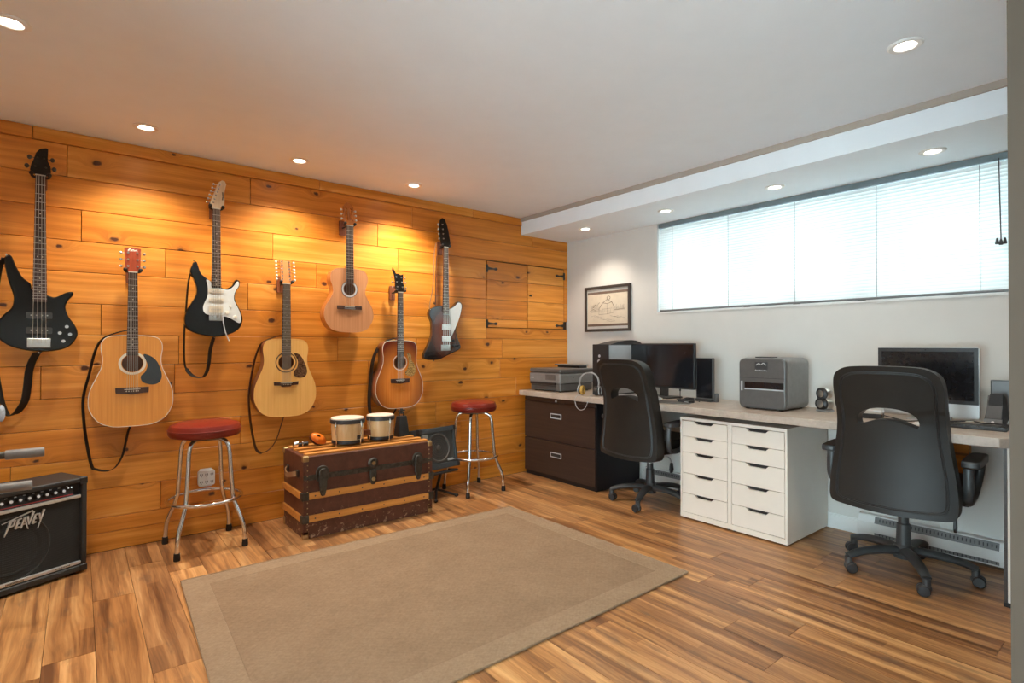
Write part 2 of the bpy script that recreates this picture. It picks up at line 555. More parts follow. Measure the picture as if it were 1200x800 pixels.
ROSEW = wood_simple('rosewood', (0.030, 0.014, 0.010), (0.075, 0.036, 0.025), 'z', 0.4)
MAHOG = wood_simple('mahogany', (0.17, 0.050, 0.020), (0.28, 0.090, 0.035), 'z', 0.3, 0.5)
REDHEAD = wood_simple('red_mahogany_veneer', (0.23, 0.035, 0.015), (0.33, 0.06, 0.025), 'z', 0.25, 0.5)
MAPLE = wood_simple('pale_maple', (0.74, 0.56, 0.36), (0.86, 0.70, 0.50), 'z', 0.3, 0.4)
SPRUCE = wood_simple('amber_spruce', (0.64, 0.24, 0.032), (0.76, 0.335, 0.058), 'z', 0.32, 0.2, 110)
SPRUCE2 = wood_simple('pale_spruce', (0.80, 0.42, 0.105), (0.90, 0.52, 0.165), 'z', 0.32, 0.2, 110)
CEDAR = wood_simple('cedar_top', (0.48, 0.20, 0.085), (0.60, 0.285, 0.13), 'z', 0.32, 0.2, 110)
ORSIDE = wood_simple('orange_mahogany_side', (0.42, 0.13, 0.03), (0.55, 0.20, 0.05), 'z', 0.25, 0.6)
BURST = wood_simple('sunburst_spruce', (0.68, 0.19, 0.022), (0.78, 0.27, 0.04), 'z', 0.25, 0.3, 110, burst=(0, 0.19, 0.215, 0.31, (0.14, 0.022, 0.010), 0.48, 1.08))
TBURST = wood_simple('tobacco_sunburst', (0.12, 0.026, 0.010), (0.19, 0.045, 0.015), 'z', 0.07, 1.0, 60, burst=(0.04, 0.22, 0.15, 0.26, (0.012, 0.009, 0.008), 0.35, 0.95))
IVORY = plain('ivory_plastic', (0.75, 0.70, 0.58), 0.35, var=0.03)
PGWHITE = plain('white_pickguard', (0.74, 0.77, 0.75), 0.12, var=0.02, coat=0.5)
TORT = plain('tortoiseshell', (0.13, 0.065, 0.035), 0.2, var=0.9, scale=90, coat=0.5)
PGDARK = plain('dark_pickguard', (0.012, 0.016, 0.020), 0.15, coat=0.5)
FLORAL = plain('floral_pickguard', (0.40, 0.24, 0.075), 0.2, var=0.95, scale=130, coat=0.5)
STRING = plain('string_metal', (0.62, 0.58, 0.50), 0.3, 1.0)
FRET = plain('fret_wire', (0.62, 0.60, 0.56), 0.3, 0.9)
RUGF = rug_mat('sisal_rug_field', (0.225, 0.15, 0.092), (0.315, 0.22, 0.14))
RUGB = rug_mat('sisal_rug_border', (0.265, 0.182, 0.115), (0.355, 0.255, 0.165), 300)
DRUMW = wood_simple('bongo_shell_wood', (0.62, 0.40, 0.18), (0.74, 0.52, 0.27), 'z', 0.3, 0.4, 40)
SKIN = plain('drum_skin', (0.72, 0.60, 0.48), 0.55, var=0.08, scale=15)
ORANGE = plain('orange_gourd', (0.80, 0.19, 0.012), 0.3, var=0.15, coat=0.4)
PAPER = plain('drawing_paper', (0.70, 0.60, 0.46), 0.9, var=0.05, scale=20)
MATB = plain('grey_mat_board', (0.60, 0.58, 0.53), 0.9, var=0.02)
BROWNB = plain('brown_mat_band', (0.16, 0.105, 0.075), 0.8)
FRAMEM = plain('dark_picture_frame', (0.05, 0.042, 0.036), 0.35)
INK = plain('sepia_ink', (0.20, 0.14, 0.10), 0.9)
LOGO = plain('silver_badge', (0.62, 0.64, 0.64), 0.3, 0.6)
LEAF = plain('dark_leaves', (0.03, 0.055, 0.03), 0.5, var=0.4)
POT = plain('clay_pot', (0.12, 0.10, 0.09), 0.7)
BLUEG = plain('blind_headrail', (0.19, 0.24, 0.26), 0.4, 0.3)
GRASS = plain('pale_gravel', (0.62, 0.64, 0.63), 0.95, var=0.2, scale=3)
REDP = plain('red_plastic', (0.50, 0.03, 0.03), 0.35)
GOLDY = plain('yellow_foam', (0.55, 0.34, 0.07), 0.8)
LGREY = plain('light_grey_plastic', (0.50, 0.51, 0.52), 0.35, var=0.03)
CLEARB = plain('cloudy_plastic', (0.45, 0.52, 0.60), 0.25, var=0.3, scale=60)
PINK = plain('orange_wood', (0.56, 0.20, 0.05), 0.5)

H, HB, XB = 2.407, 2.2505, -0.6184          # ceiling, bulkhead underside, bulkhead face
XMIN, YMIN = -5.3, -5.9                     # back of the room, behind the camera
YR = -3.712                                 # right partition

# ------------------------------------------------------------------ floor
fl = MB().box(XMIN, 0.02, YMIN, 0.04, -0.08, -0.009).obj('floor', SUBFLOOR, smooth=0)
tag(fl, 'brown multi-tone laminate plank floor running toward the pine wall', 'floor', kind='structure')
PW = 0.16
fixed = {-3.84: -0.75, -3.68: -1.585, -4.0: -1.27, -1.76: -2.72, -1.60: -2.92}
meshes = {}
x = -1.44+9*PW
rows = []
k = -33
while True:
    xa = round(-1.44+k*PW, 3)
    if xa > -0.001: break
    if xa+PW > XMIN: rows.append((max(xa, XMIN), min(xa+PW, 0.0)))
    k += 1
PL = 1.215
for (xa, xb) in rows:
    y0 = fixed.get(round(xa, 2))
    if y0 is None: y0 = -random.uniform(0.1, PL)
    cuts = []
    y = y0
    while y < 0: y += PL
    while y > YMIN:
        cuts.append(y); y -= PL
    cuts.append(y)
    for a, b_ in zip(cuts, cuts[1:]):
        ya, yb = min(a, 0.0), max(b_, YMIN)
        if ya-yb < 0.02: continue
        w, L = xb-xa, ya-yb
        key = (round(w, 3), round(L, 3))
        if key not in meshes:
            g = 0.0009
            m = MB().box(-w/2+g, w/2-g, -L/2+g, L/2-g, -0.009, 0.0)
            meshes[key] = m.mesh('floor_plank', FLOOR, 0)
        inst(meshes[key], 'plank', fl, ((xa+xb)/2, (ya+yb)/2, 0))

# ------------------------------------------------------------------ ceiling + bulkhead
ce = MB().box(XMIN-0.1, 0.30, YMIN-0.1, 0.12, H, H+0.12).obj('ceiling', CEIL, smooth=0)
tag(ce, 'flat white painted ceiling with recessed lights', 'ceiling', kind='structure')
bh = MB().box(XB, 0.0, YR, 0.0, HB, H).obj('ceiling_bulkhead', CEIL, smooth=0)
tag(bh, 'dropped white ceiling bulkhead running along the window wall', 'bulkhead', kind='structure')
tr = MB().box(XB-0.016, XB, YR, 0.0, H-0.034, H).obj('trim_1', TRIM_SHADE, smooth=0)
tag(tr, 'thin trim strip where the bulkhead meets the ceiling, its colour toned down for shade', 'trim', kind='structure')

# ------------------------------------------------------------------ pine wall
wl = MB().box(XMIN-0.1, 0.0, 0.019, 0.12, -0.08, H).obj('wall_left', GROOVE, smooth=0)
tag(wl, 'honey pine wall of wide horizontal knotty boards behind the guitars', 'wall', kind='structure')
RZ = [0, 0.108, 0.195, 0.366, 0.545, 0.728, 0.903, 1.085, 1.262, 1.44, 1.62, 1.797, 1.976, 2.155, 2.335, H]
JN = {0: [-3.1, -1.2], 1: [-4.3, -2.2, -0.9], 2: [-3.5, -2.0], 3: [-4.181, -2.55, -1.3], 4: [-3.05, -1.55], 5: [-4.4, -2.7, -0.681],
      6: [-4.06, -3.43, -2.15, -0.869], 7: [-3.407, -2.393, -1.731, -0.844], 8: [-3.797, -2.30], 9: [-3.01, -1.86],
      10: [-3.48, -2.55, -1.55], 11: [-3.889, -2.851, -1.9], 12: [-4.5, -2.076], 13: [-3.954, -2.996, -1.774, -0.477], 14: [-4.1, -2.534, -1.179]}
D0, D1, D2, DB, DT = -1.024, -0.539, -0.05, 1.362, 1.970
def plank(x0, x1, z0, z1, parent, y0=0.0, y1=0.019, g=0.0012, name='plank'):
    w, h = x1-x0, z1-z0
    m = MB().box(-w/2+g, w/2-g, y0, y1, -h/2+g, h/2-g)
    o = m.obj(name, PINE, parent, smooth=0, bevel=0.0022, seg=1)
    o.location = ((x0+x1)/2, 0, (z0+z1)/2)
    return o
for i in range(15):
    z0, z1 = RZ[i], RZ[i+1]
    xs = [XMIN]+JN[i]+[0.0]
    if 9 <= i <= 11:
        xs = [q for q in xs if q < D0-0.05]+[D0]
    for a, b_ in zip(xs, xs[1:]):
        if i == 8 and b_ == 0.0:
            plank(a, D0, z0, z1, wl)
            plank(D0, 0.0, z0, DB, wl)
            continue
        if i == 14:
            plank(a, b_, z0, z1, wl, -0.012, 0.019, name='top_board')
        else:
            plank(a, b_, z0, z1, wl, random.uniform(-0.0012, 0.0012))
    if 9 <= i <= 11:
        plank(D2, 0.0, z0, z1, wl)
# hatch doors with strap hinges
def hinge_mesh(sgn):
    m = MB()
    m.box(-0.010, 0.010, -0.006, 0.0, -0.036, 0.036)
    m.cyl((0, -0.008, -0.03), (0, -0.008, 0.03), 0.006, n=8)
    pts = [(0.0, 0.016), (0.03, 0.011), (0.075, 0.006), (0.095, 0.013), (0.107, 0.012), (0.122, 0.0), (0.107, -0.012), (0.095, -0.013), (0.075, -0.006), (0.03, -0.011), (0.0, -0.016)]
    m.plate([(sgn*a, b) for a, b in pts], -0.006, -0.001)
    m.cyl((sgn*0.04, -0.009, 0), (sgn*0.04, -0.003, 0), 0.005, n=8)
    m.cyl((sgn*0.103, -0.009, 0), (sgn*0.103, -0.003, 0), 0.005, n=8)
    return m.mesh('hinge', OLDSTEEL)
HL, HR = hinge_mesh(1), hinge_mesh(-1)
for nm, x0, x1, hx, hm, lb in (('door_1', D0, D1, D0+0.004, HL, 'left pine hatch door set flush in the board wall, hinges on its left'),
                               ('door_2', D1, D2, D2-0.004, HR, 'right pine hatch door next to the wall corner, hinges on its right')):
    d = MB().box(x0+0.004, x1-0.004, 0.012, 0.019, DB+0.004, DT-0.002).obj(nm, GROOVE, smooth=0)
    tag(d, lb, 'door', kind='structure')
    zs = [DB+0.004, 1.44, 1.62, 1.797, DT-0.002]
    for a, b_ in zip(zs, zs[1:]):
        plank(x0+0.004, x1-0.004, a, b_, d, -0.002, 0.012)
    for hz in (1.40, 1.90):
        inst(hm, 'hinge', d, (hx, -0.002, hz))
    if nm == 'door_2':
        kb = MB().lathe([(0.007, 0), (0.006, -0.01), (0.011, -0.018), (0.008, -0.024), (0.0, -0.025)], 12, (x0+0.03, -0.002, 1.68), 'y').obj('knob', OLDSTEEL, d)

# ------------------------------------------------------------------ window wall
WY0, WY1, WZ0 = -1.098, -3.42, 1.487
TH = 0.24
wb = MB()
wb.box(0, TH, YMIN, 0.12, -0.08, WZ0)
wb.box(0, TH, WY0, 0.12, WZ0, H)
wb.box(0, TH, YMIN, WY1, WZ0, H)
wb.box(0, TH, WY1, WY0, HB, H)
wb = wb.obj('wall_back', WALL, smooth=0)
tag(wb, 'cream painted wall behind the long desk, with a high window', 'wall', kind='structure')
wi = MB()
for a in (WY0-0.02, -1.86, -2.64, WY1+0.02):
    wi.box(0.16, 0.215, a-0.022, a+0.022, WZ0, HB)
wi.box(0.16, 0.215, WY1, WY0, WZ0, WZ0+0.045)
wi.box(0.16, 0.215, WY1, WY0, HB-0.045, HB)
wi = wi.obj('window_1', WHITE, smooth=0)
tag(wi, 'wide white three-pane window high in the cream wall behind the blind', 'window', kind='structure')
for a, b_ in ((-1.862, WY0-0.02), (-2.642, -1.86), (WY1+0.02, -2.64)):
    MB().box(0.186, 0.190, a+0.022, b_-0.022, WZ0+0.045, HB-0.045).obj('pane', GLASS, wi, smooth=0)
MB().box(-0.006, 0.16, WY1, WY0, WZ0-0.012, WZ0).obj('sill', WHITE, wi, smooth=0)
gr = MB().box(0.25, 14, -16, 10, 1.20, 1.30).obj('ground_outside', GRASS, smooth=0)
tag(gr, 'pale gravel ground outside beyond the window', 'ground', kind='structure')

# blind
bl = thing('window_blind', 'wide white horizontal slat blind lowered over the high window', 'blind', (0.035, 0, 0))
MB().box(-0.022, 0.022, WY1+0.004, WY0-0.004, HB-0.038, HB-0.001).obj('headrail', BLUEG, bl, smooth=0)
ns, sp = 33, 0.0212
tilt = math.radians(74)
sm = MB()
L = WY0-WY1-0.016
pr = [(-0.0138, -0.0018), (-0.007, 0.0008), (0, 0.0018), (0.007, 0.0008), (0.0138, -0.0018)]
A = sm.verts([(a, -L/2, b_) for a, b_ in pr]); B = sm.verts([(a, L/2, b_) for a, b_ in pr])
for q in range(4): sm.face([A[q], A[q+1], B[q+1], B[q]])
sm = sm.mesh('blind_slat', SLAT, 60)
for q in range(ns):
    inst(sm, 'slat', bl, (0, (WY0+WY1)/2, HB-0.052-q*sp), (0, -tilt, 0))
MB().box(-0.012, 0.012, WY1+0.008, WY0-0.008, WZ0+0.006, WZ0+0.020).obj('bottom_rail', GREYP, bl, smooth=0, bevel=0.003)
for cy in (-1.237, -1.740, -2.240, -2.738, -3.238):
    m = MB()
    m.cyl((-0.0135, cy, HB-0.04), (-0.0135, cy, WZ0+0.02), 0.0016, n=5)
    m.cyl((0.0135, cy, HB-0.04), (0.0135, cy, WZ0+0.02), 0.0016, n=5)
    m.obj('ladder_cord', GREYP, bl)
pc = MB().tube(cr([(-0.03, -3.322, HB-0.03), (-0.033, -3.326, 2.0), (-0.03, -3.329, 1.78)], 5, False), 0.003, 6).obj('pull_cord', DARKP, bl)
tm = MB().lathe([(0.003, 0.0), (0.006, -0.008), (0.010, -0.03), (0.008, -0.034), (0.0, -0.034)], 10).mesh('tassel', DARKP)
for q, (dy, dz) in enumerate(((0, 1.78), (0.016, 1.786), (-0.016, 1.784))):
    inst(tm, 'tassel', pc, (-0.031, -3.329+dy, dz))
# three little plants on the sill between blind and glass
for q, (py, hh, lb) in enumerate(((-1.845, 0.15, 'small dark plant behind the blind, the one nearest the picture'),
                                  (-2.215, 0.17, 'small dark plant behind the blind, the middle one on the sill'),
                                  (-2.625, 0.19, 'taller dark plant behind the blind, farthest from the picture'))):
    t = thing('potted_plant', lb, 'plant', (0.105, py, WZ0), 0, 'plants on the window sill')
    MB().lathe([(0.022, 0), (0.032, 0.05), (0.034, 0.055), (0.030, 0.055), (0.026, 0.04)], 14).obj('pot', POT, t)
    m = MB()
    rr = random.Random(q)
    for _ in range(26):
        a = rr.uniform(0, 2*PI); e = rr.uniform(0.2, 1.3); l = rr.uniform(0.5, 1.0)*(hh-0.05)
        d = Vector((math.cos(a)*math.cos(e)*0.28, math.sin(a)*math.cos(e)*0.55, math.sin(e)))
        p1 = Vector((0, 0, 0.04))+d*l
        sd = Vector((-math.sin(a), math.cos(a), 0))*0.011
        mid = Vector((0, 0, 0.04))+d*l*0.55
        v = m.verts([(0, 0, 0.04), mid+sd, p1, mid-sd])
        m.face(v)
    m.obj('leaves', LEAF, t, smooth=0)

# ------------------------------------------------------------------ right partition and the walls behind the camera
wr = MB().box(-2.30, 0.0, YR-0.14, YR, -0.08, H).obj('wall_right', TAUPE_SHADE, smooth=0)
tag(wr, 'taupe end of the partition wall at the right edge, colour darkened to stand for shade', 'wall', kind='structure')
wf = MB().box(XMIN-0.1, 0.0, YMIN-0.1, YMIN, -0.08, H).obj('wall_front', WALL, smooth=0)
tag(wf, 'cream wall on the camera side of the room', 'wall', kind='structure')
RY0, RY1, RZ0, RZ1 = -5.6, -2.5, 0.10, 1.68
ws = MB()
ws.box(XMIN-0.1, XMIN, YMIN, RY0, -0.08, H); ws.box(XMIN-0.1, XMIN, RY1, 0.019, -0.08, H)
ws.box(XMIN-0.1, XMIN, RY0, RY1, -0.08, RZ0); ws.box(XMIN-0.1, XMIN, RY0, RY1, RZ1, H)
ws = ws.obj('wall_side', WALL, smooth=0)
tag(ws, 'cream wall on the left beyond the amplifier', 'wall', kind='structure')
w2 = MB()
for a in (RY0+0.02, (RY0+RY1)/2, RY1-0.02):
    w2.box(XMIN-0.08, XMIN-0.03, a-0.022, a+0.022, RZ0, RZ1)
w2.box(XMIN-0.08, XMIN-0.03, RY0, RY1, RZ0, RZ0+0.045); w2.box(XMIN-0.08, XMIN-0.03, RY0, RY1, RZ1-0.045, RZ1)
w2 = w2.obj('added_fill_opening', WHITE, smooth=0)  # unseen opening, added to let in fill light from the camera side
tag(w2, 'white two-pane glazed opening added out of view beside the camera for fill light', 'window', kind='structure')
for a, b_ in ((RY0+0.042, (RY0+RY1)/2-0.022), ((RY0+RY1)/2+0.022, RY1-0.042)):
    MB().box(XMIN-0.058, XMIN-0.054, a, b_, RZ0+0.045, RZ1-0.045).obj('pane', GLASS, w2, smooth=0)
bb = MB()
for a, b_ in ((-3.70, -3.415), (-2.655, -0.94)):
    bb.box(-0.014, 0.0, a, b_, 0.0, 0.085); bb.box(-0.009, 0.0, a, b_, 0.085, 0.097)
bb = bb.obj('baseboard_back', WHITE, smooth=0)
tag(bb, 'white baseboard along the cream wall under the desk', 'baseboard', kind='structure')

# ------------------------------------------------------------------ recessed lamps
ringm = MB().lathe([(0.036, -0.001), (0.040, -0.006), (0.055, -0.007), (0.061, -0.003), (0.062, 0.0), (0.046, 0.0), (0.036, 0.02)], 28, caps=False).mesh('trim_ring', WHITE)
lensm = MB().lathe([(0.0, -0.0015), (0.030, -0.0025), (0.037, 0.004)], 24, caps=False).mesh('lens', LAMP)
def downlight(x, y, z, label, group, power=1.0, aim=None):
    t = thing('recessed_light', label, 'light', (x, y, z), 0, group)
    inst(ringm, 'trim_ring', t); inst(lensm, 'lens', t)
    ld = bpy.data.lights.new('lamp_beam', 'SPOT')
    ld.energy = SPOT_W*power; ld.color = SPOT_COL
    ld.spot_size = math.radians(125); ld.spot_blend = 0.75; ld.shadow_soft_size = 0.045
    lo = bpy.data.objects.new('lamp_beam', ld); link(lo, t)
    lo.location = (0, 0, -0.02)
    if aim: lo.rotation_euler = aim
g1 = 'recessed ceiling lights'
downlight(-4.102, -1.217, H, 'recessed ceiling light at the far left edge, out from the pine wall', g1)
downlight(-3.613, -0.365, H, 'recessed ceiling light by the pine wall, left of the black and white guitar', g1, 1.15)
downlight(-2.779, -0.344, H, 'recessed ceiling light by the pine wall, second from the left', g1, 1.3)
downlight(-1.934, -0.324, H, 'recessed ceiling light by the pine wall, near the tobacco sunburst bass', g1, 2.0)
downlight(-1.309, -3.256, H, 'large recessed ceiling light at upper right, just before the bulkhead', g1)
g2 = 'recessed lights in the bulkhead'
downlight(-0.300, -3.103, HB, 'recessed bulkhead light at the right end of the window', g2, 0.16)
downlight(-0.303, -2.255, HB, 'recessed bulkhead light above the middle of the window', g2, 0.16)
downlight(-0.329, -1.420, HB, 'recessed bulkhead light above the left end of the window', g2, 0.25)
downlight(-0.345, -0.578, HB, 'recessed bulkhead light in the corner above the framed drawing', g2, 0.55)
g3 = 'added fill lights out of view around the camera'
for (lx, ly, lb_) in ((-4.75, -0.40, 'added recessed fill light beyond the left edge, close to the pine wall'), (-4.2, -2.6, 'added recessed fill light beyond the left edge, level with the camera'),
                      (-3.0, -4.4, 'added recessed fill light just behind the camera'), (-4.5, -4.9, 'added recessed fill light far behind the camera on the left'), (-1.6, -4.9, 'added recessed fill light behind the partition wall')):
    downlight(lx, ly, H, lb_, g3, 0.25 if lx == -4.2 else 0.6)  # out-of-view lamps, added to fill the room with light

# ------------------------------------------------------------------ rug
RC = [(-3.489, -0.770), (-1.402, -0.815), (-1.390, -2.307), (-3.550, -2.330)]
rg = thing('area_rug', 'flat tan woven rug with a plain border on the laminate floor', 'rug', (0, 0, 0))
def rq(u, v):
    a = Vector(RC[0]).lerp(Vector(RC[1]), u); b_ = Vector(RC[3]).lerp(Vector(RC[2]), u)
    return a.lerp(b_, v)
ui, vi = 0.055, 0.078
MB().prism([tuple(rq(u, v)) for u, v in ((ui, vi), (1-ui, vi), (1-ui, 1-vi), (ui, 1-vi))], lambda a, b: (a, b, 0.0005), lambda a, b: (a, b, 0.0095)).obj('rug_field', RUGF, rg, smooth=0)
ou = [tuple(rq(u, v)) for u, v in ((0, 0), (1, 0), (1, 1), (0, 1))]
inn = [tuple(rq(u, v)) for u, v in ((ui, vi), (1-ui, vi), (1-ui, 1-vi), (ui, 1-vi))]
MB().prism(ou, lambda a, b: (a, b, 0.0005), lambda a, b: (a, b, 0.0105), [inn]).obj('rug_border', RUGB, rg, smooth=0, bevel=0.002)
in2 = [tuple(rq(u, v)) for u, v in ((0.012, 0.017), (0.988, 0.017), (0.988, 0.983), (0.012, 0.983))]
MB().tube([(a, b, 0.0095) for a, b in ou], 0.0042, 6, closed=True).obj('bound_edge', RUGB, rg)

# ------------------------------------------------------------------ guitars
def half_outline(half, n=5):
    c = cr(half, n, False)
    pts = [(p.x, p.y) for p in c]
    return pts+[(-a, b) for a, b in reversed(pts[1:-1])]

def neck(root, x0, zb, zn, wb, wn, front, ztop_neck, nmat, fmat, bridge_z, nfr, nstr, dots, sw=0.8, inlay=None, zfret0=None, heel=0.05, y_off=0.0):
    """neck, fretboard, frets, strings; front = y of fretboard face (negative = toward the room)"""
    # neck back: half-round section
    m = MB(); rings = []
    for z, w in ((ztop_neck, wb+(wn-wb)*(ztop_neck-zb)/(zn-zb)), ((zn+ztop_neck)/2, None), (zn+0.004, wn)):
        if w is None: w = (rings_w+wn)/2
        rings_w = w
        ring = [(x0+w/2*math.cos(a), front+0.006+0.020*math.sin(a), z) for a in [PI*k/8 for k in range(9)]]
        rings.append(m.verts(ring))
    for A, B in zip(rings, rings[1:]):
        for k in range(8): m.face([A[k], A[k+1], B[k+1], B[k]])
        m.face([A[8], A[0], B[0], B[8]])
    m.face(rings[0]); m.face(rings[-1][::-1])
    m.obj('neck', nmat, root)
    m = MB().prism([(x0-wb/2, zb), (x0+wb/2, zb), (x0+wn/2, zn), (x0-wn/2, zn)], lambda a, b: (a, front, b), lambda a, b: (a, front+0.006, b))
    fb = m.obj('fretboard', fmat, root, smooth=0, bevel=0.0006, seg=1)
    scale = zn-bridge_z
    m = MB()
    fz = []
    for k in range(1, nfr+1):
        z = zn-scale*(1-2**(-k/12))
        fz.append(z)
        if z < zb+0.004: break
        w = wn+(wb-wn)*(zn-z)/(zn-zb)
        m.box(x0-w/2+0.0006, x0+w/2-0.0006, front-0.0016, front+0.001, z-0.0013, z+0.0013)
    fo = m.obj('frets', FRET, fb, smooth=0); fo['kind'] = 'stuff'
    m = MB(); ok = False
    for k in dots:
        if k >= len(fz)+1: break
        z = (fz[k-1]+(fz[k-2] if k > 1 else zn))/2
        if z < zb+0.01: break
        for dx in ((-0.009, 0.009) if k == 12 else (0,)):
            m.cyl((x0+dx, front-0.0008, z), (x0+dx, front+0.001, z), 0.0036, n=8); ok = True
    if ok:
        io = m.obj('inlay_dots', IVORY, fb); io['kind'] = 'stuff'
    else:
        m.bm.free()
    MB().box(x0-wn/2-0.0005, x0+wn/2+0.0005, front-0.0035, front+0.006, zn, zn+0.005).obj('nut', IVORY, root, smooth=0)
    m = MB()
    for k in range(nstr):
        f = (k/(nstr-1)-0.5)
        m.cyl((x0+f*sw*wb*1.15, front-0.006, bridge_z), (x0+f*sw*wn, front-0.003, zn+0.004), 0.0009 if nstr > 4 else 0.0013, n=4)
    so = m.obj('strings', STRING, root); so['kind'] = 'stuff'

def headstock(root, x0, zn, front, pts, ang, mat, pegs, thick=0.014, button='metal', bmat=None, bsize=(0.008, 0.005, 0.0085), logo=None, slots=None, post=True):
    ca, sa = math.cos(ang), math.sin(ang)
    def P(a, s, d): return (x0+a, front+0.004+s*sa+d*ca, zn+0.004+s*ca-d*sa)
    hd = MB().prism(pts, lambda a, b: P(a, b, 0), lambda a, b: P(a, b, thick), slots or ())
    h = hd.obj('headstock', mat, root, smooth=40, bevel=0.0015)
    for (sx, s, ox) in pegs:
        m = MB()
        if post:
            m.cyl(P(ox, s, -0.009), P(ox, s, 0.002), 0.0034, n=8); m.cyl(P(ox, s, -0.001), P(ox, s, 0.001), 0.006, n=10)
        ex = ox+sx*0.030
        m.cyl(P(ox, s, thick*0.6), P(ex, s, thick*0.6), 0.0022, n=6)
        pk = m.obj('tuning_peg', CHROME if bmat is None or bmat in (IVORY,) else bmat, root)
        mx = Matrix.Rotation(-ang, 3, 'X')
        MB().ell(P(ex+sx*0.004, s, thick*0.6), bsize, 10, 6).obj('peg_button', bmat or CHROME, pk)
    if logo:
        m = MB()
        for (a, b, c, d, w) in logo:
            dx, dz = c-a, d-b; l = math.hypot(dx, dz); nx, nz = -dz/l*w/2, dx/l*w/2
            m.prism([(a+nx, b+nz), (c+nx, d+nz), (c-nx, d-nz), (a-nx, b-nz)], lambda u, v: P(u, v, -0.0008), lambda u, v: P(u, v, 0.001))
        m.obj('headstock_logo', logo_mat if False else (IVORY if mat in (REDHEAD, ROSEW, BLACKGLOSS) else INK), h, smooth=0)
    return P

def strap(root, wpts, w, mat, org, yv=None, name='strap', wdir=(0, 1, 0), t=0.003):
    """wpts world (x, z[, y]) on the wall side; org = root origin"""
    P = [Vector((p[0]-org[0], (p[2] if len(p) > 2 else -0.055)-org[1], p[1]-org[2])) for p in wpts]
    P = cr(P, 4, False)
    m = MB().ribbon(P, w, t, wdir)
    return m.obj(name, mat, root, smooth=60)

def acoustic(label, loc, prm, ry=0.0):
    g = thing('acoustic_guitar', label, 'guitar', loc, 0, 'guitars hung on the pine wall', ry)
    D = prm['depth']
    out = half_outline(prm['half'])
    hz, hr = prm['hole']
    # tub: sides and back
    m = MB()
    A = m.verts([(a, 0.003, b) for a, b in out]); B = m.verts([(a*0.995, D*(0.84+0.16*(1-b/0.52)), b) for a, b in out])
    n = len(out)
    for k in range(n): m.face([A[k], A[(k+1) % n], B[(k+1) % n], B[k]])
    m.face(B)
    m.obj('body', prm['side'], g, smooth=50)
    MB().plate(out, 0.0, 0.003, [circ(0, hz, hr, 32)]).obj('soundboard', prm['top'], g, smooth=0)
    MB().plate(circ(0, hz, hr*1.3, 24), D*0.6, D*0.62).obj('soundhole_interior', prm.get('inside', MAHOG), g, smooth=0)
    MB().tube([(a, 0.001, b) for a, b in out], 0.0020, 6, closed=True).obj('binding', prm['bind'], g)
    for (r0, r1, mt) in prm['rosette']:
        MB().plate(circ(0, hz, r1, 36), -0.0008, 0.001, [circ(0, hz, r0, 36)]).obj('rosette', mt, g, smooth=0)
    if prm.get('guard'):
        MB().plate([tuple(p) for p in cr(prm['guard'], 6)], -0.0016, 0.0005).obj('pickguard', prm['guardmat'], g, smooth=0)
    bz = prm['bridge']
    bo = MB().plate(prm['bridge_pts'](bz), -0.008, 0.001).obj('bridge', ROSEW if not prm.get('bridgemat') else prm['bridgemat'], g, smooth=0, bevel=0.002)
    MB().box(-0.038, 0.038, -0.0105, -0.006, bz+0.003, bz+0.0065).obj('saddle', IVORY, bo, smooth=0)
    if prm.get('pins', True):
        m = MB()
        for k in range(6):
            m.ell((-0.028+0.0112*k, -0.0085, bz-0.006), (0.0028, 0.003, 0.0028), 8, 6)
        po = m.obj('bridge_pins', IVORY, bo); po['kind'] = 'stuff'
    if prm.get('tie'):
        MB().box(-0.04, 0.04, -0.0115, -0.006, bz-0.012, bz-0.003).obj('tie_block', GREYP, bo, smooth=0)
    neck(g, 0, hz+hr*0.9, prm['nut'], prm['wb'], prm['wn'], -0.009, prm['len'], prm['neckmat'], prm['fbmat'], bz, prm['frets'], prm['nstr'], prm['dots'])
    m = MB().prism([(-0.022, 0.0), (0.022, 0.0), (0.016, 0.06), (-0.016, 0.06)], lambda a, b: (a, 0.002+b*0.9, prm['len']-0.002), lambda a, b: (a, 0.002+b*0.9, prm['len']+0.03-b*0.25))
    m.obj('neck_heel', prm['neckmat'], g, smooth=0, bevel=0.003)
    headstock(g, 0, prm['nut'], -0.009, prm['head'], math.radians(prm.get('hang', 12)), prm['headmat'], prm['pegs'], bmat=prm.get('pegmat'), logo=prm.get('logo'), slots=prm.get('slots'), post=prm.get('post', True))
    return g

DREAD = [(0, 0), (0.09, 0.004), (0.155, 0.036), (0.193, 0.10), (0.2, 0.155), (0.192, 0.215), (0.164, 0.285), (0.146, 0.33), (0.139, 0.365), (0.139, 0.40), (0.145, 0.445), (0.140, 0.485), (0.115, 0.512), (0.06, 0.521), (0.0, 0.522)]
CLASS = [(0, 0), (0.08, 0.004), (0.14, 0.030), (0.176, 0.085), (0.184, 0.13), (0.174, 0.18), (0.142, 0.235), (0.122, 0.275), (0.119, 0.30), (0.126, 0.335), (0.139, 0.375), (0.136, 0.418), (0.112, 0.448), (0.06, 0.460), (0.0, 0.461)]
DOTS = (3, 5, 7, 9, 12, 15, 17)
GY = -0.15

def belly(z): return [(-0.078, z-0.016), (-0.045, z-0.019), (0, z-0.025), (0.045, z-0.019), (0.078, z-0.016), (0.080, z+0.016), (-0.080, z+0.016)]
def slim(z): return [(-0.078, z-0.010), (-0.036, z-0.013), (-0.028, z-0.021), (0.028, z-0.021), (0.036, z-0.013), (0.078, z-0.010), (0.080, z+0.013), (0.036, z+0.010), (-0.036, z+0.010), (-0.080, z+0.013)]
def flatb(z): return [(-0.092, z-0.013), (0.092, z-0.013), (0.092, z+0.013), (-0.092, z+0.013)]

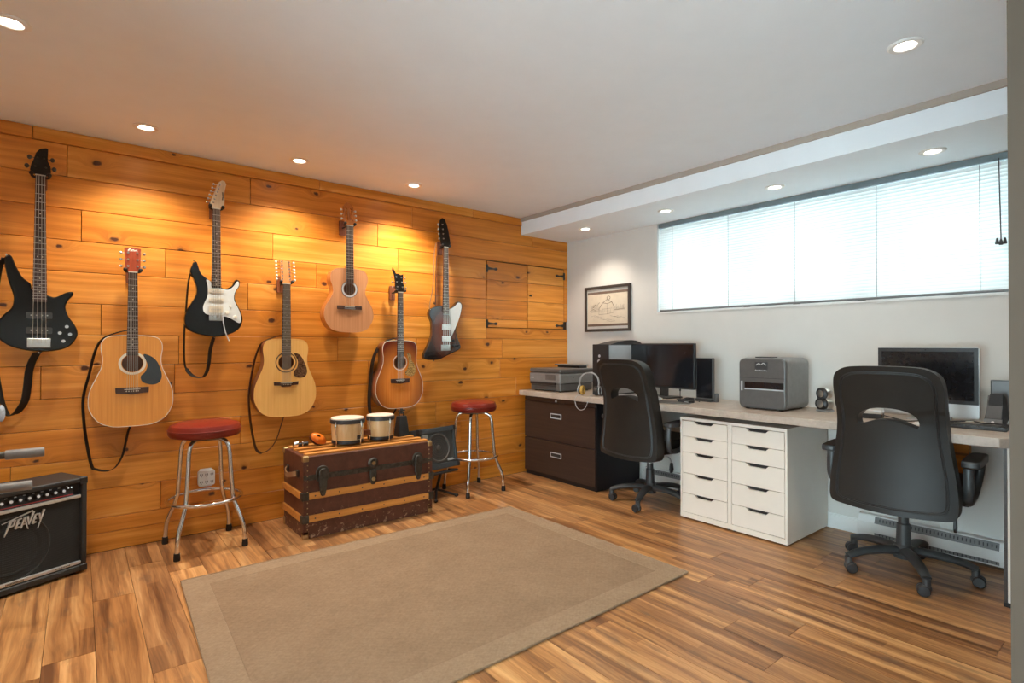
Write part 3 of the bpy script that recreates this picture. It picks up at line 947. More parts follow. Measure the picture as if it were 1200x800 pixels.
# 1 amber spruce dreadnought with dark pickguard
o1 = (-3.655, GY, 0.736)
gt = acoustic('amber spruce acoustic guitar with black pickguard, left of the red stool', o1, dict(half=DREAD, len=0.522, depth=0.105, side=MAHOG, top=SPRUCE, bind=IVORY, hole=(0.362, 0.050),
    rosette=[(0.053, 0.066, IVORY)], guard=[(0.052, 0.412), (0.085, 0.404), (0.118, 0.372), (0.138, 0.320), (0.142, 0.275), (0.125, 0.243), (0.090, 0.236), (0.050, 0.252), (0.040, 0.285), (0.062, 0.312), (0.072, 0.355)], guardmat=PGDARK,
    bridge=0.208, bridge_pts=belly, nut=0.885, wb=0.056, wn=0.043, neckmat=MAHOG, fbmat=ROSEW, frets=20, nstr=6, dots=DOTS,
    head=[(-0.022, 0), (0.022, 0), (0.036, 0.03), (0.040, 0.145), (0.0, 0.150), (-0.040, 0.145), (-0.036, 0.03)], headmat=REDHEAD,
    pegs=[(s, z, s*0.022) for s in (-1, 1) for z in (0.035, 0.075, 0.115)],
    logo=[(-0.022, 0.128, -0.012, 0.142, 0.005), (-0.014, 0.142, -0.004, 0.128, 0.004), (-0.006, 0.131, 0.006, 0.137, 0.004), (0.004, 0.129, 0.022, 0.135, 0.003), (-0.024, 0.126, 0.024, 0.1285, 0.0018)]))
strap(gt, [(-3.66, 1.292, -0.10), (-3.72, 1.277, -0.085), (-3.785, 1.243, -0.06), (-3.822, 1.175), (-3.852, 1.029), (-3.876, 0.908), (-3.874, 0.787), (-3.862, 0.666), (-3.838, 0.519), (-3.815, 0.492), (-3.768, 0.478), (-3.729, 0.492), (-3.697, 0.55), (-3.681, 0.623), (-3.669, 0.69), (-3.657, 0.734, -0.08)], 0.034, STRAPB, o1, wdir=(0.35, 0.94, 0))
# 2 pale twelve-string
o2 = (-2.803, GY, 0.722)
gt = acoustic('pale spruce twelve-string acoustic guitar with brown tortoiseshell pickguard', o2, dict(half=DREAD, len=0.522, depth=0.11, side=MAHOG, top=SPRUCE2, bind=SPRUCE2, hole=(0.365, 0.050),
    rosette=[(0.052, 0.062, SPRUCE2), (0.062, 0.069, ROSEW)], guard=[(0.052, 0.425), (0.085, 0.418), (0.110, 0.385), (0.134, 0.330), (0.138, 0.290), (0.118, 0.262), (0.075, 0.260), (0.050, 0.280), (0.055, 0.308), (0.072, 0.330), (0.076, 0.375)], guardmat=TORT,
    bridge=0.222, bridge_pts=slim, nut=0.893, wb=0.060, wn=0.049, neckmat=MAHOG, fbmat=ROSEW, frets=20, nstr=12, dots=DOTS,
    head=[(-0.025, 0), (0.025, 0), (0.036, 0.022), (0.034, 0.168), (0.010, 0.160), (-0.010, 0.160), (-0.034, 0.168), (-0.036, 0.022)], headmat=PINK,
    pegs=[(s, 0.030+0.0245*k, s*0.024) for s in (-1, 1) for k in range(6)], pegmat=IVORY))
strap(gt, [(-2.80, 1.277, -0.10), (-2.873, 1.253, -0.08), (-2.935, 1.216, -0.06), (-2.968, 1.141), (-2.988, 1.056), (-3.010, 0.914), (-3.012, 0.8), (-2.998, 0.657), (-2.973, 0.525), (-2.955, 0.49), (-2.936, 0.478)], 0.045, STRAPBR, o2, wdir=(0.45, 0.89, 0))
strap(gt, [(-2.936, 0.478), (-2.90, 0.485), (-2.86, 0.52), (-2.83, 0.58), (-2.812, 0.64), (-2.795, 0.722, -0.08)], 0.012, STRAPBR, o2, name='strap_tail')
# 3 classical
o3 = (-2.362, GY, 1.298)
acoustic('small cedar-top classical guitar hung in the upper row', o3, dict(half=CLASS, len=0.461, depth=0.095, side=ORSIDE, top=CEDAR, bind=CEDAR, hole=(0.312, 0.044),
    rosette=[(0.046, 0.058, LGREY), (0.058, 0.061, ROSEW)], bridge=0.178, bridge_pts=flatb, pins=False, tie=True, nut=0.772, wb=0.060, wn=0.051, neckmat=MAHOG, fbmat=ROSEW, frets=18, nstr=6, dots=(),
    head=[(-0.027, 0), (0.027, 0), (0.036, 0.022), (0.038, 0.145), (0.024, 0.165), (0.010, 0.178), (-0.010, 0.178), (-0.024, 0.165), (-0.038, 0.145), (-0.036, 0.022)], headmat=ORSIDE,
    slots=[rrect(-0.024, -0.009, 0.035, 0.135, 0.006, 3), rrect(0.009, 0.024, 0.035, 0.135, 0.006, 3)],
    pegs=[(s, z, s*0.020) for s in (-1, 1) for z in (0.05, 0.085, 0.12)], pegmat=IVORY, post=False))
# 4 sunburst dreadnought
o4 = (-1.957, GY, 0.717)
gt = acoustic('red-brown sunburst acoustic guitar with floral pickguard above the trunk', o4, dict(half=DREAD, len=0.517, depth=0.11, side=MAHOG, top=BURST, bind=IVORY, hole=(0.352, 0.050),
    rosette=[(0.055, 0.060, IVORY)], guard=[(0.060, 0.422), (0.092, 0.412), (0.098, 0.370), (0.124, 0.335), (0.134, 0.285), (0.112, 0.246), (0.060, 0.250), (0.044, 0.275), (0.062, 0.300), (0.075, 0.345), (0.068, 0.388)], guardmat=FLORAL,
    bridge=0.212, bridge_pts=belly, nut=0.893, wb=0.056, wn=0.043, neckmat=MAHOG, fbmat=ROSEW, frets=20, nstr=6, dots=DOTS, hang=14,
    head=[(-0.022, 0), (0.022, 0), (0.040, 0.035), (0.033, 0.085), (0.042, 0.150), (0.020, 0.140), (0.002, 0.150), (-0.020, 0.150), (-0.030, 0.175), (-0.042, 0.200), (-0.046, 0.175), (-0.036, 0.150), (-0.033, 0.085), (-0.040, 0.035)], headmat=BLACKGLOSS,
    pegs=[(s, z, s*0.022) for s in (-1, 1) for z in (0.04, 0.08, 0.12)]))
strap(gt, [(-1.955, 1.262, -0.10), (-2.02, 1.243, -0.08), (-2.085, 1.199, -0.06), (-2.131, 1.101, -0.05), (-2.151, 0.97, -0.05), (-2.165, 0.808, -0.05), (-2.157, 0.69, -0.05), (-2.12, 0.60, -0.05)], 0.055, STRAPB, o4)
strap(gt, [(-2.12, 0.60, -0.05), (-2.06, 0.585, -0.05), (-2.0, 0.62, -0.06), (-1.965, 0.68, -0.07), (-1.957, 0.717, -0.09)], 0.02, STRAPB, o4, name='strap_tail')

# ---- electric guitars
def electric(name, label, loc, prm):
    g = thing(name, label, 'guitar', loc, 0, 'guitars hung on the pine wall')
    out = [tuple(p) for p in cr(prm['body'], 4)]
    MB().plate(out, 0.0, 0.042).obj('body', prm['mat'], g, smooth=50, bevel=prm.get('bevel', 0.006), seg=3)
    if prm.get('guard'):
        MB().plate([tuple(p) for p in cr(prm['guard'], 3)], -0.0022, 0.001).obj('pickguard', prm['guardmat'], g, smooth=0)
    for (x0, x1, z0, z1, mt, ht) in prm['pickups']:
        pk = MB().plate(rrect(x0, x1, z0, z1, 0.005, 3), -ht, 0.001).obj('pickup', mt, g, smooth=40)
        m = MB(); n = prm['nstr']
        for k in range(n):
            cx = (x0+x1)/2+(k/(n-1)-0.5)*(x1-x0)*0.62
            m.cyl((cx, -ht-0.001, (z0+z1)/2), (cx, -ht, (z0+z1)/2), 0.0035, n=8)
        po = m.obj('pole_pieces', STEEL, pk); po['kind'] = 'stuff'
    x0, x1, z0, z1 = prm['bridge']
    br = MB().box(x0, x1, -0.007, 0.001, z0, z1).obj('bridge', prm.get('bridgemat', STEEL), g, smooth=0, bevel=0.002)
    n = prm['nstr']
    sm_ = MB().box(-0.005, 0.005, -0.013, -0.006, -0.012, 0.014).mesh('saddle', STEEL, 0)
    for k in range(n):
        inst(sm_, 'saddle', br, ((x0+x1)/2+(k/(n-1)-0.5)*(x1-x0)*0.74, 0, (z0+z1)/2+0.004))
    for (kx, kz, r, mt) in prm['knobs']:
        MB().lathe([(r, 0.001), (r, -0.008), (r*0.86, -0.015), (0, -0.0155)], 16, (kx, -0.001, kz), 'y').obj('control_knob', mt, g)
    neck(g, prm['nx'], prm['zb'], prm['nut'], prm['wb'], prm['wn'], -0.010, prm['zneck'], prm['neckmat'], prm['fbmat'], (z0+z1)/2, prm['frets'], prm['nstr'], DOTS+(19, 21), inlay=1)
    headstock(g, prm['nx'], prm['nut'], -0.010, prm['head'], math.radians(prm.get('hang', 5)), prm['headmat'], prm['pegs'], thick=0.015, bmat=prm.get('pegmat'), bsize=prm.get('bsize', (0.007, 0.005, 0.009)), logo=prm.get('logo'))
    for (bx, bz) in prm.get('buttons', ()):
        MB().cyl((bx, 0.021, bz), (bx+0.004*(-1 if bx < 0 else 1), 0.021, bz+0.008*(1 if bz > 0.1 else -1)), 0.005, n=8).obj('strap_button', CHROME, g)
    return g

EY = -0.105
# black four-string bass
ob = (-4.066, EY, 1.167)
bs = electric('bass_guitar', 'black four-string bass guitar at the far left of the pine wall', ob, dict(
    body=[(-0.138, 0.491), (-0.113, 0.509), (-0.092, 0.453), (-0.066, 0.396), (-0.033, 0.363), (-0.024, 0.330), (0.036, 0.305), (0.067, 0.297), (0.111, 0.324), (0.14, 0.33), (0.143, 0.313), (0.121, 0.279), (0.111, 0.242), (0.124, 0.193), (0.15, 0.149), (0.163, 0.112), (0.16, 0.079), (0.132, 0.033), (0.087, 0.009), (0.026, 0.001), (-0.034, 0.005), (-0.093, 0.021), (-0.133, 0.045), (-0.162, 0.083), (-0.162, 0.145), (-0.14, 0.192), (-0.108, 0.232), (-0.1, 0.28), (-0.106, 0.318), (-0.121, 0.372), (-0.132, 0.433)],
    mat=BLACKGLOSS, bevel=0.009, nstr=4, pickups=[(-0.050, 0.056, 0.178, 0.212, DARKP, 0.007), (-0.050, 0.056, 0.098, 0.132, DARKP, 0.007)], bridge=(-0.046, 0.050, 0.022, 0.072),
    knobs=[(0.117, 0.137, 0.010, CHROME), (0.088, 0.102, 0.010, CHROME), (0.131, 0.095, 0.010, CHROME), (0.103, 0.058, 0.010, CHROME)],
    nx=0.004, zb=0.268, nut=0.945, wb=0.060, wn=0.041, zneck=0.34, neckmat=MAPLE, fbmat=ROSEW, frets=24,
    head=[(-0.020, 0), (0.020, 0), (0.043, 0.022), (0.040, 0.055), (0.028, 0.085), (0.030, 0.150), (0.022, 0.155), (-0.004, 0.145), (-0.020, 0.120), (-0.028, 0.085), (-0.038, 0.055), (-0.043, 0.022)], headmat=BLACKGLOSS,
    pegs=[(-1, 0.045, -0.022), (-1, 0.095, -0.012), (1, 0.045, 0.022), (1, 0.095, 0.014)], pegmat=OLDSTEEL, bsize=(0.010, 0.006, 0.013), buttons=[(-0.128, 0.507), (0.0, 0.0)]))
strap(bs, [(-4.205, 1.66, -0.085), (-4.222, 1.60, -0.075), (-4.238, 1.45), (-4.240, 1.30), (-4.235, 1.10), (-4.222, 0.975), (-4.206, 0.884), (-4.187, 0.833), (-4.165, 0.838), (-4.146, 0.855), (-4.122, 0.905), (-4.112, 0.985), (-4.106, 1.061), (-4.092, 1.12), (-4.070, 1.166, -0.08)], [0.03]*33+[0.055]*24, STRAPB, ob, wdir=(0.55, 0.83, 0))
MB().ell((-4.212-ob[0], 0.03, 0.845-ob[2]), (0.016, 0.012, 0.045), 12, 8).obj('cloudy_tag', CLEARB, bs)

# black and white electric
os_ = (-3.225, EY, 1.258)
es = electric('electric_guitar', 'black electric guitar with white pickguard and pale maple headstock', os_, dict(
    body=[(-0.105, 0.467), (-0.128, 0.435), (-0.136, 0.397), (-0.118, 0.359), (-0.101, 0.305), (-0.104, 0.257), (-0.132, 0.2), (-0.159, 0.143), (-0.165, 0.096), (-0.152, 0.049), (-0.103, 0.018), (-0.033, 0.003), (0.025, -0.001), (0.098, 0.021), (0.143, 0.055), (0.162, 0.105), (0.154, 0.155), (0.131, 0.204), (0.116, 0.245), (0.12, 0.286), (0.142, 0.329), (0.142, 0.361), (0.123, 0.369), (0.112, 0.356), (0.097, 0.326), (0.06, 0.307), (0.034, 0.315), (-0.018, 0.345), (-0.049, 0.368), (-0.077, 0.394), (-0.092, 0.435)],
    mat=BLACKGLOSS, bevel=0.009, nstr=6, guard=[(-0.049, 0.356), (-0.024, 0.346), (-0.018, 0.312), (0.006, 0.308), (0.038, 0.306), (0.075, 0.300), (0.108, 0.327), (0.123, 0.354), (0.135, 0.356), (0.137, 0.329), (0.114, 0.286), (0.109, 0.244), (0.12, 0.212), (0.143, 0.163), (0.152, 0.113), (0.141, 0.088), (0.098, 0.112), (0.05, 0.131), (-0.037, 0.136), (-0.062, 0.155), (-0.066, 0.187), (-0.055, 0.219), (-0.041, 0.26), (-0.041, 0.317)], guardmat=PGWHITE,
    pickups=[(-0.034, 0.049, 0.277, 0.297, IVORY, 0.006), (-0.034, 0.049, 0.222, 0.242, IVORY, 0.006), (-0.034, 0.046, 0.150, 0.192, IVORY, 0.006)], bridge=(-0.033, 0.045, 0.100, 0.136),
    knobs=[(0.068, 0.153, 0.011, IVORY), (0.117, 0.125, 0.011, IVORY)],
    nx=0.006, zb=0.315, nut=0.808, wb=0.056, wn=0.043, zneck=0.345, neckmat=MAPLE, fbmat=ROSEW, frets=22,
    head=[(-0.019, 0), (0.019, 0), (0.024, 0.012), (0.044, 0.030), (0.047, 0.060), (0.044, 0.095), (0.050, 0.135), (0.058, 0.168), (0.050, 0.186), (0.034, 0.190), (0.016, 0.176), (0.004, 0.150), (-0.012, 0.100), (-0.030, 0.050), (-0.036, 0.024), (-0.030, 0.008)], headmat=MAPLE,
    pegs=[(-1, 0.036+0.0245*k, -0.018+0.0078*k) for k in range(6)], buttons=[(-0.112, 0.467), (0.0, -0.001)],
    logo=[(0.034, 0.060, 0.038, 0.085, 0.007), (0.037, 0.088, 0.036, 0.112, 0.007)]))
MB().tube(cr([(0.042, -0.012, 0.130), (0.045, -0.018, 0.09), (0.055, -0.026, 0.03), (0.076, -0.030, -0.028)], 5, False), 0.0035, 8).obj('tremolo_arm', LGREY, es)
MB().box(0.082, 0.094, -0.006, 0, 0.185, 0.200).obj('selector_switch', IVORY, es, smooth=0, bevel=0.002)
strap(es, [(-3.338, 1.72, -0.083), (-3.352, 1.66, -0.06), (-3.366, 1.58), (-3.377, 1.412), (-3.385, 1.279), (-3.384, 1.105), (-3.37, 1.05), (-3.338, 1.012), (-3.291, 0.999), (-3.262, 1.03), (-3.248, 1.10), (-3.242, 1.17), (-3.226, 1.256, -0.08)], [0.020]*24+[0.05]*24+[0.03]*8, STRAPB, os_, wdir=(0.5, 0.86, 0))

# tobacco sunburst bass with slanted body
ot = (-1.568, EY, 1.08)
tb = electric('bass_guitar', 'tobacco sunburst bass guitar with pointed body and white pickguard', ot, dict(
    body=[(-0.103, 0.394), (-0.088, 0.421), (-0.044, 0.441), (0.015, 0.450), (0.080, 0.425), (0.109, 0.439), (0.142, 0.464), (0.171, 0.492), (0.2, 0.487), (0.217, 0.456), (0.2, 0.386), (0.171, 0.32), (0.157, 0.262), (0.161, 0.214), (0.186, 0.149), (0.2, 0.109), (0.181, 0.084), (0.114, 0.056), (0.048, 0.029), (-0.007, 0.006), (-0.071, 0.001), (-0.133, 0.007), (-0.155, 0.032), (-0.142, 0.07), (-0.107, 0.132), (-0.08, 0.203), (-0.076, 0.258), (-0.08, 0.313), (-0.103, 0.363)],
    mat=TBURST, bevel=0.006, nstr=4, guard=[(0.083, 0.381), (0.087, 0.424), (0.109, 0.432), (0.144, 0.456), (0.173, 0.482), (0.197, 0.477), (0.207, 0.451), (0.193, 0.385), (0.161, 0.303), (0.106, 0.197), (0.097, 0.205), (0.093, 0.341)], guardmat=PGWHITE,
    pickups=[(0.008, 0.096, 0.250, 0.296, CHROME, 0.012), (0.008, 0.096, 0.156, 0.200, CHROME, 0.012)], bridge=(0.006, 0.092, 0.078, 0.126),
    knobs=[(0.122, 0.163, 0.011, BLACKP), (0.122, 0.121, 0.011, BLACKP), (0.158, 0.117, 0.011, BLACKP)],
    nx=0.048, zb=0.375, nut=0.935, wb=0.062, wn=0.041, zneck=0.44, neckmat=MAHOG, fbmat=ROSEW, frets=20, hang=12,
    head=[(-0.020, 0), (0.020, 0), (0.050, 0.030), (0.050, 0.07), (0.044, 0.15), (0.036, 0.205), (0.020, 0.250), (-0.004, 0.258), (-0.026, 0.235), (-0.040, 0.170), (-0.046, 0.09), (-0.038, 0.030)], headmat=BLACKGLOSS,
    pegs=[(-1, 0.07+0.042*k, -0.016+0.002*k) for k in range(4)], bsize=(0.010, 0.006, 0.013), buttons=[(-0.09, 0.42), (-0.05, 0.0)]))
strap(tb, [(-1.545, 2.068, -0.08), (-1.573, 1.945), (-1.584, 1.731), (-1.584, 1.518), (-1.575, 1.38), (-1.545, 1.29, -0.06)], 0.02, STRAPBR, ot, wdir=(0.3, 0.95, 0))
strap(tb, [(-1.66, 1.50, -0.083), (-1.64, 1.56, -0.06), (-1.615, 1.66), (-1.602, 1.80), (-1.600, 1.95), (-1.585, 2.05, -0.06)], 0.022, TAN, ot, name='strap_lining', wdir=(0.3, 0.95, 0))

# ---- wall hangers
def hanger(x, z, yn, label):
    t = thing('guitar_hanger', label, 'hanger', (x, 0, z), 0, 'guitar hangers')
    MB().plate(rrect(-0.024, 0.024, -0.055, 0.055, 0.006, 3), -0.018, 0.0).obj('mount_block', MAHOG, t, smooth=40, bevel=0.002)
    MB().cyl((0, -0.018, 0.0), (0, yn+0.045, 0.0), 0.006, n=10).obj('arm_rod', OLDSTEEL, t)
    y1 = yn+0.035
    MB().tube(cr([(-0.036, yn-0.012, 0.008), (-0.034, yn+0.02, 0.0), (-0.015, y1+0.008, 0), (0, y1+0.01, 0), (0.015, y1+0.008, 0), (0.034, yn+0.02, 0), (0.036, yn-0.012, 0.008)], 4, False), 0.0065, 8).obj('yoke', RUBBER, t)
    for s in (-1, 1):
        MB().ell((s*0.036, yn-0.012, 0.008), (0.011, 0.011, 0.011), 10, 8).obj('yoke_pad', RUBBER, t)
for x, z, yn, lb in ((-4.062, 2.112, EY, 'wall hanger holding the black bass at the far left'),
                     (-3.655, 1.629, GY, 'wall hanger holding the amber acoustic guitar'),
                     (-3.219, 2.074, EY, 'wall hanger holding the black and white electric guitar'),
                     (-2.803, 1.623, GY, 'wall hanger holding the twelve-string guitar'),
                     (-2.362, 2.078, GY, 'wall hanger holding the classical guitar'),
                     (-1.957, 1.618, GY, 'wall hanger holding the sunburst acoustic guitar'),
                     (-1.520, 2.022, EY, 'wall hanger holding the tobacco sunburst bass')):
    hanger(x, z, yn, lb)

# ------------------------------------------------------------------ desk, cabinets
ZD, ZB_ = 0.783, 0.737
dk = thing('long_desk', 'long stone-look laminate desk along the cream wall', 'desk', (0, 0, 0))
MB().prism([(-0.66, -0.022), (-0.66, -3.425), (-0.625, -3.462), (-0.002, -3.462), (-0.002, -0.022)], lambda a, b: (a, b, ZB_), lambda a, b: (a, b, ZD)).obj('desktop', DESK, dk, smooth=0, bevel=0.004)
lg = MB().box(-0.565, -0.505, -3.462, -3.436, 0.02, ZB_).obj('leg', CREAM, dk, smooth=0, bevel=0.002)
MB().box(-0.566, -0.504, -3.436, -3.424, 0.02, ZB_).obj('leg_edge', ESPRESSO, dk, smooth=0)
MB().box(-0.568, -0.502, -3.464, -3.422, 0.0, 0.02).obj('leg_foot', RUBBER, dk, smooth=0)
MB().box(-0.060, -0.002, -3.20, -2.90, 0.49, ZB_).obj('wall_cleat', PINE, dk, smooth=0)
MB().box(-0.016, -0.002, -1.70, -0.96, 0.66, ZB_).obj('wall_batten', CREAM, dk, smooth=0)

# lateral file cabinet
fc = thing('file_cabinet', 'dark brown two-drawer lateral file cabinet under the left desk end', 'cabinet', (0, 0, 0))
c = MB()
c.box(-0.585, -0.03, -0.930, -0.036, 0.0, 0.728)
c.obj('body', NAVY, fc, smooth=0, bevel=0.002)
for z0, z1 in ((0.352, 0.690), (0.040, 0.345)):
    d = MB().box(-0.602, -0.586, -0.928, -0.038, z0, z1).obj('drawer', ESPRESSO, fc, smooth=0, bevel=0.0015)
    zc = z1-0.115
    h = MB().prism(rrect(-0.535, -0.395, zc-0.022, zc+0.022, 0.004, 2), lambda a, b: (-0.607, a, b), lambda a, b: (-0.601, a, b), [rrect(-0.528, -0.402, zc-0.015, zc+0.015, 0.003, 2)]).obj('handle', LGREY, d, smooth=0)
    MB().box(-0.6035, -0.6022, -0.528, -0.402, zc-0.015, zc+0.015).obj('handle_recess', BLACKP, h, smooth=0)
MB().box(-0.600, -0.586, -0.928, -0.038, 0.694, 0.726).obj('top_rail', ESPRESSO, fc, smooth=0, bevel=0.001)
MB().lathe([(0.009, 0.0), (0.009, -0.006), (0.0, -0.006)], 14, (-0.600, -0.465, 0.709), 'x').obj('lock', LGREY, fc)
MB().box(-0.580, -0.04, -0.926, -0.040, 0.0, 0.036).obj('plinth', BLACKP, fc, smooth=0)

# two white drawer units
def alex(y1, label):
    t = thing('drawer_unit', label, 'drawers', (0, y1, 0), 0, 'white drawer units')
    w, xf, h = 0.3655, -0.605, 0.703
    m = MB()
    m.box(xf, -0.03, -0.013, 0, 0.012, h); m.box(xf, -0.03, -w, -w+0.013, 0.012, h)
    m.box(xf, -0.03, -w+0.013, -0.013, h-0.020, h); m.box(xf, -0.03, -w+0.013, -0.013, 0.012, 0.046)
    m.box(-0.045, -0.03, -w+0.013, -0.013, 0.046, h-0.02)
    m.obj('carcass', CREAM, t, smooth=0, bevel=0.0012)
    m = MB()
    for a in (-0.02, -w+0.02):
        for b in (xf+0.03, -0.06): m.cyl((b, a, 0), (b, a, 0.013), 0.012, n=10)
    m.obj('feet', BLACKP, t)
    zs = [h-0.022, 0.572, 0.463, 0.318, 0.180, 0.048]
    y0, yy = -w+0.0155, -0.0155
    yc = (y0+yy)/2
    for k in range(5):
        a, b = zs[k+1]+0.0012, zs[k]-0.0012
        P = [(y0, a), (yy, a), (yy, b), (yc+0.072, b), (yc+0.052, b-0.019), (yc-0.052, b-0.019), (yc-0.072, b), (y0, b)]
        d = MB().prism(P, lambda q, z: (xf-0.001, q, z), lambda q, z: (xf+0.016, q, z)).obj('drawer', CREAM, t, smooth=0, bevel=0.001, seg=1)
        MB().box(xf+0.017, xf+0.03, y0+0.004, yy-0.004, a+0.003, b-0.003).obj('drawer_recess', BLACKP, d, smooth=0)
alex(-1.734, 'white five-drawer unit on the left of the pair under the desk')
alex(-2.1005, 'white five-drawer unit on the right of the pair under the desk')

# ------------------------------------------------------------------ baseboard heaters
def heater(y0, y1, label):
    t = thing('baseboard_heater', label, 'heater', (0, 0, 0), 0, 'electric baseboard heaters')
    MB().prism([(-0.016, 0.02), (-0.062, 0.02), (-0.066, 0.05), (-0.066, 0.105), (-0.048, 0.148), (-0.016, 0.152)], lambda a, b: (a, y0, b), lambda a, b: (a, y1, b)).obj('housing', WHITE, t, smooth=0, bevel=0.002)
    for z0, z1, xx, tl in ((0.028, 0.046, -0.0668, 0), (0.108, 0.136, -0.064, 0)):
        sl = MB()
        if z0 > 0.1:
            sl.prism([(-0.0665, 0.104), (-0.0505, 0.143), (-0.0475, 0.142), (-0.0635, 0.103)], lambda a, b: (a, y0+0.09, b), lambda a, b: (a, y1-0.09, b))
        else:
            sl.box(-0.0672, -0.060, y0+0.09, y1-0.09, z0, z1)
        s_ = sl.obj('louvre', GREYP, t, smooth=0)
        m = MB()
        n = int((y1-y0-0.2)/0.018)
        for k in range(n):
            y = y0+0.1+k*0.018
            if z0 > 0.1: m.box(-0.062, -0.0525, y, y+0.004, 0.116, 0.133)
            else: m.box(-0.0678, -0.064, y, y+0.004, z0+0.002, z1-0.002)
        f = m.obj('fins', BLACKP, s_, smooth=0); f['kind'] = 'stuff'
    m = MB()
    for y in (y0+0.02, y1-0.02): m.box(-0.06, -0.02, y-0.01, y+0.01, 0.0, 0.021)
    m.obj('feet', WHITE, t, smooth=0)
heater(-3.415, -2.655, 'white baseboard heater under the right part of the desk')
heater(-1.700, -1.000, 'white baseboard heater in the knee space left of the drawers')

# ------------------------------------------------------------------ office chairs
def make_chair(label, loc, rz):
    t = thing('office_chair', label, 'chair', loc, rz, 'office chairs')
    # star base: x forward (toward desk)
    MB().lathe([(0.0, 0.075), (0.045, 0.078), (0.050, 0.10), (0.046, 0.135), (0.036, 0.15), (0.0, 0.15)], 20).obj('base_hub', DARKP, t)
    m = MB()
    P = cr([(0.02, 0, 0.118), (0.12, 0, 0.124), (0.22, 0, 0.108), (0.295, 0, 0.076)], 4, False)
    rad = [0.034-0.012*i/(len(P)-1) for i in range(len(P))]
    m.tube(P, 0.03, 12, radii=rad, flat=1.0, ref=(0, 0, 1))
    for v in m.bm.verts: v.co.z = 0.112+(v.co.z-0.112)*0.72 if v.co.z > 0 else v.co.z
    m.cyl((0.292, 0, 0.045), (0.292, 0, 0.085), 0.018, n=12)
    arm = m.mesh('base_leg', DARKP)
    m = MB()
    for s in (-1, 1):
        m.lathe([(0.0, s*0.005), (0.020, s*0.005), (0.027, s*0.008), (0.028, s*0.020), (0.022, s*0.027), (0.0, s*0.028)], 18, (0.012, 0, 0.0281), 'y')
    cw = m.mesh('caster_wheel', BLACKP)
    hood = MB().ell((0.008, 0, 0.036), (0.031, 0.022, 0.024), 14, 8).mesh('caster', DARKP)
    for k in range(5):
        a = 2*PI*k/5+CH_ROT
        inst(arm, 'base_leg', t, (0, 0, 0), (0, 0, a))
        h = inst(hood, 'caster', t, (0.292*math.cos(a), 0.292*math.sin(a), 0), (0, 0, a+1.1+k*1.7))
        inst(cw, 'caster_wheel', h)
    MB().lathe([(0.0, 0.14), (0.034, 0.14), (0.031, 0.255), (0.024, 0.262), (0.024, 0.30), (0.0, 0.30)], 18).obj('gas_lift_cover', DARKP, t)
    MB().cyl((0, 0, 0.29), (0, 0, 0.40), 0.014, n=14).obj('gas_lift', STEEL, t)
    MB().box(-0.13, 0.10, -0.085, 0.085, 0.375, 0.415).obj('mechanism', BLACKP, t, smooth=0, bevel=0.01)
    lv = MB().tube(cr([(-0.02, -0.08, 0.385), (-0.03, -0.19, 0.38), (-0.035, -0.215, 0.36), (-0.035, -0.22, 0.335)], 4, False), 0.005, 8).obj('tilt_lever', STEEL, t)
    MB().prism([(-0.012, 0.345), (0.012, 0.345), (0.022, 0.295), (0.012, 0.272), (-0.012, 0.272), (-0.022, 0.295)], lambda a, b: (-0.035+a, -0.216, b), lambda a, b: (-0.035+a, -0.228, b)).obj('lever_paddle', BLACKP, lv, smooth=0, bevel=0.004)
    # seat
    m = MB()
    prof = [tuple(p) for p in cr([(-0.245, -0.20), (-0.20, -0.238), (0.0, -0.252), (0.20, -0.245), (0.262, -0.18), (0.275, 0.0), (0.262, 0.18), (0.20, 0.245), (0.0, 0.252), (-0.20, 0.238), (-0.245, 0.20), (-0.25, 0.0)], 4)]
    m.prism(prof, lambda a, b: (a+0.03, b, 0.415+0.01*(a > 0.2)), lambda a, b: (a+0.03, b, 0.515))
    m.obj('seat', LEATHER, t, smooth=50, bevel=0.032, seg=4)
    # backrest with slot
    half = [(0.0, 1.100), (0.10, 1.098), (0.165, 1.090), (0.212, 1.060), (0.228, 1.01), (0.230, 0.94), (0.229, 0.86), (0.232, 0.78), (0.243, 0.69), (0.256, 0.60), (0.266, 0.52), (0.270, 0.45), (0.266, 0.405), (0.245, 0.382), (0.17, 0.374), (0.08, 0.369), (0.0, 0.368)]
    out = half_outline(half, 4)
    slot = [tuple(p) for p in cr([(-0.128, 0.806), (-0.126, 0.842), (-0.098, 0.872), (-0.04, 0.890), (0.04, 0.890), (0.098, 0.872), (0.126, 0.842), (0.128, 0.806), (0.112, 0.803), (0.05, 0.828), (0.0, 0.833), (-0.05, 0.828), (-0.112, 0.803)], 4)]
    def bx(y, z, d):
        u = (z-0.37)/0.73
        sh = -0.310-0.060*u+0.055*math.sin(u*PI)*0.9-0.05*max(0, u-0.62)
        th = 0.085 if u < 0.5 else 0.085-0.02*(u-0.5)
        return sh+0.55*y*y*(1.0 if u < 0.7 else 0.7)+d*th
    m = MB()
    bmv = m.bm
    es = []
    for L in (out, slot):
        v = m.verts([(0, a, b) for a, b in L])
        for k in range(len(v)): es.append(bmv.edges.new((v[k], v[(k+1) % len(v)])))
    bmesh.ops.triangle_fill(bmv, use_beauty=True, edges=es)
    for z in [0.40+0.035*k for k in range(20)]:
        bmesh.ops.bisect_plane(bmv, geom=bmv.verts[:]+bmv.edges[:]+bmv.faces[:], plane_co=(0, 0, z), plane_no=(0, 0, 1))
    for y in [-0.21+0.06*k for k in range(8)]:
        bmesh.ops.bisect_plane(bmv, geom=bmv.verts[:]+bmv.edges[:]+bmv.faces[:], plane_co=(0, y, 0), plane_no=(0, 1, 0))
    ret = bmesh.ops.extrude_face_region(bmv, geom=bmv.faces[:])
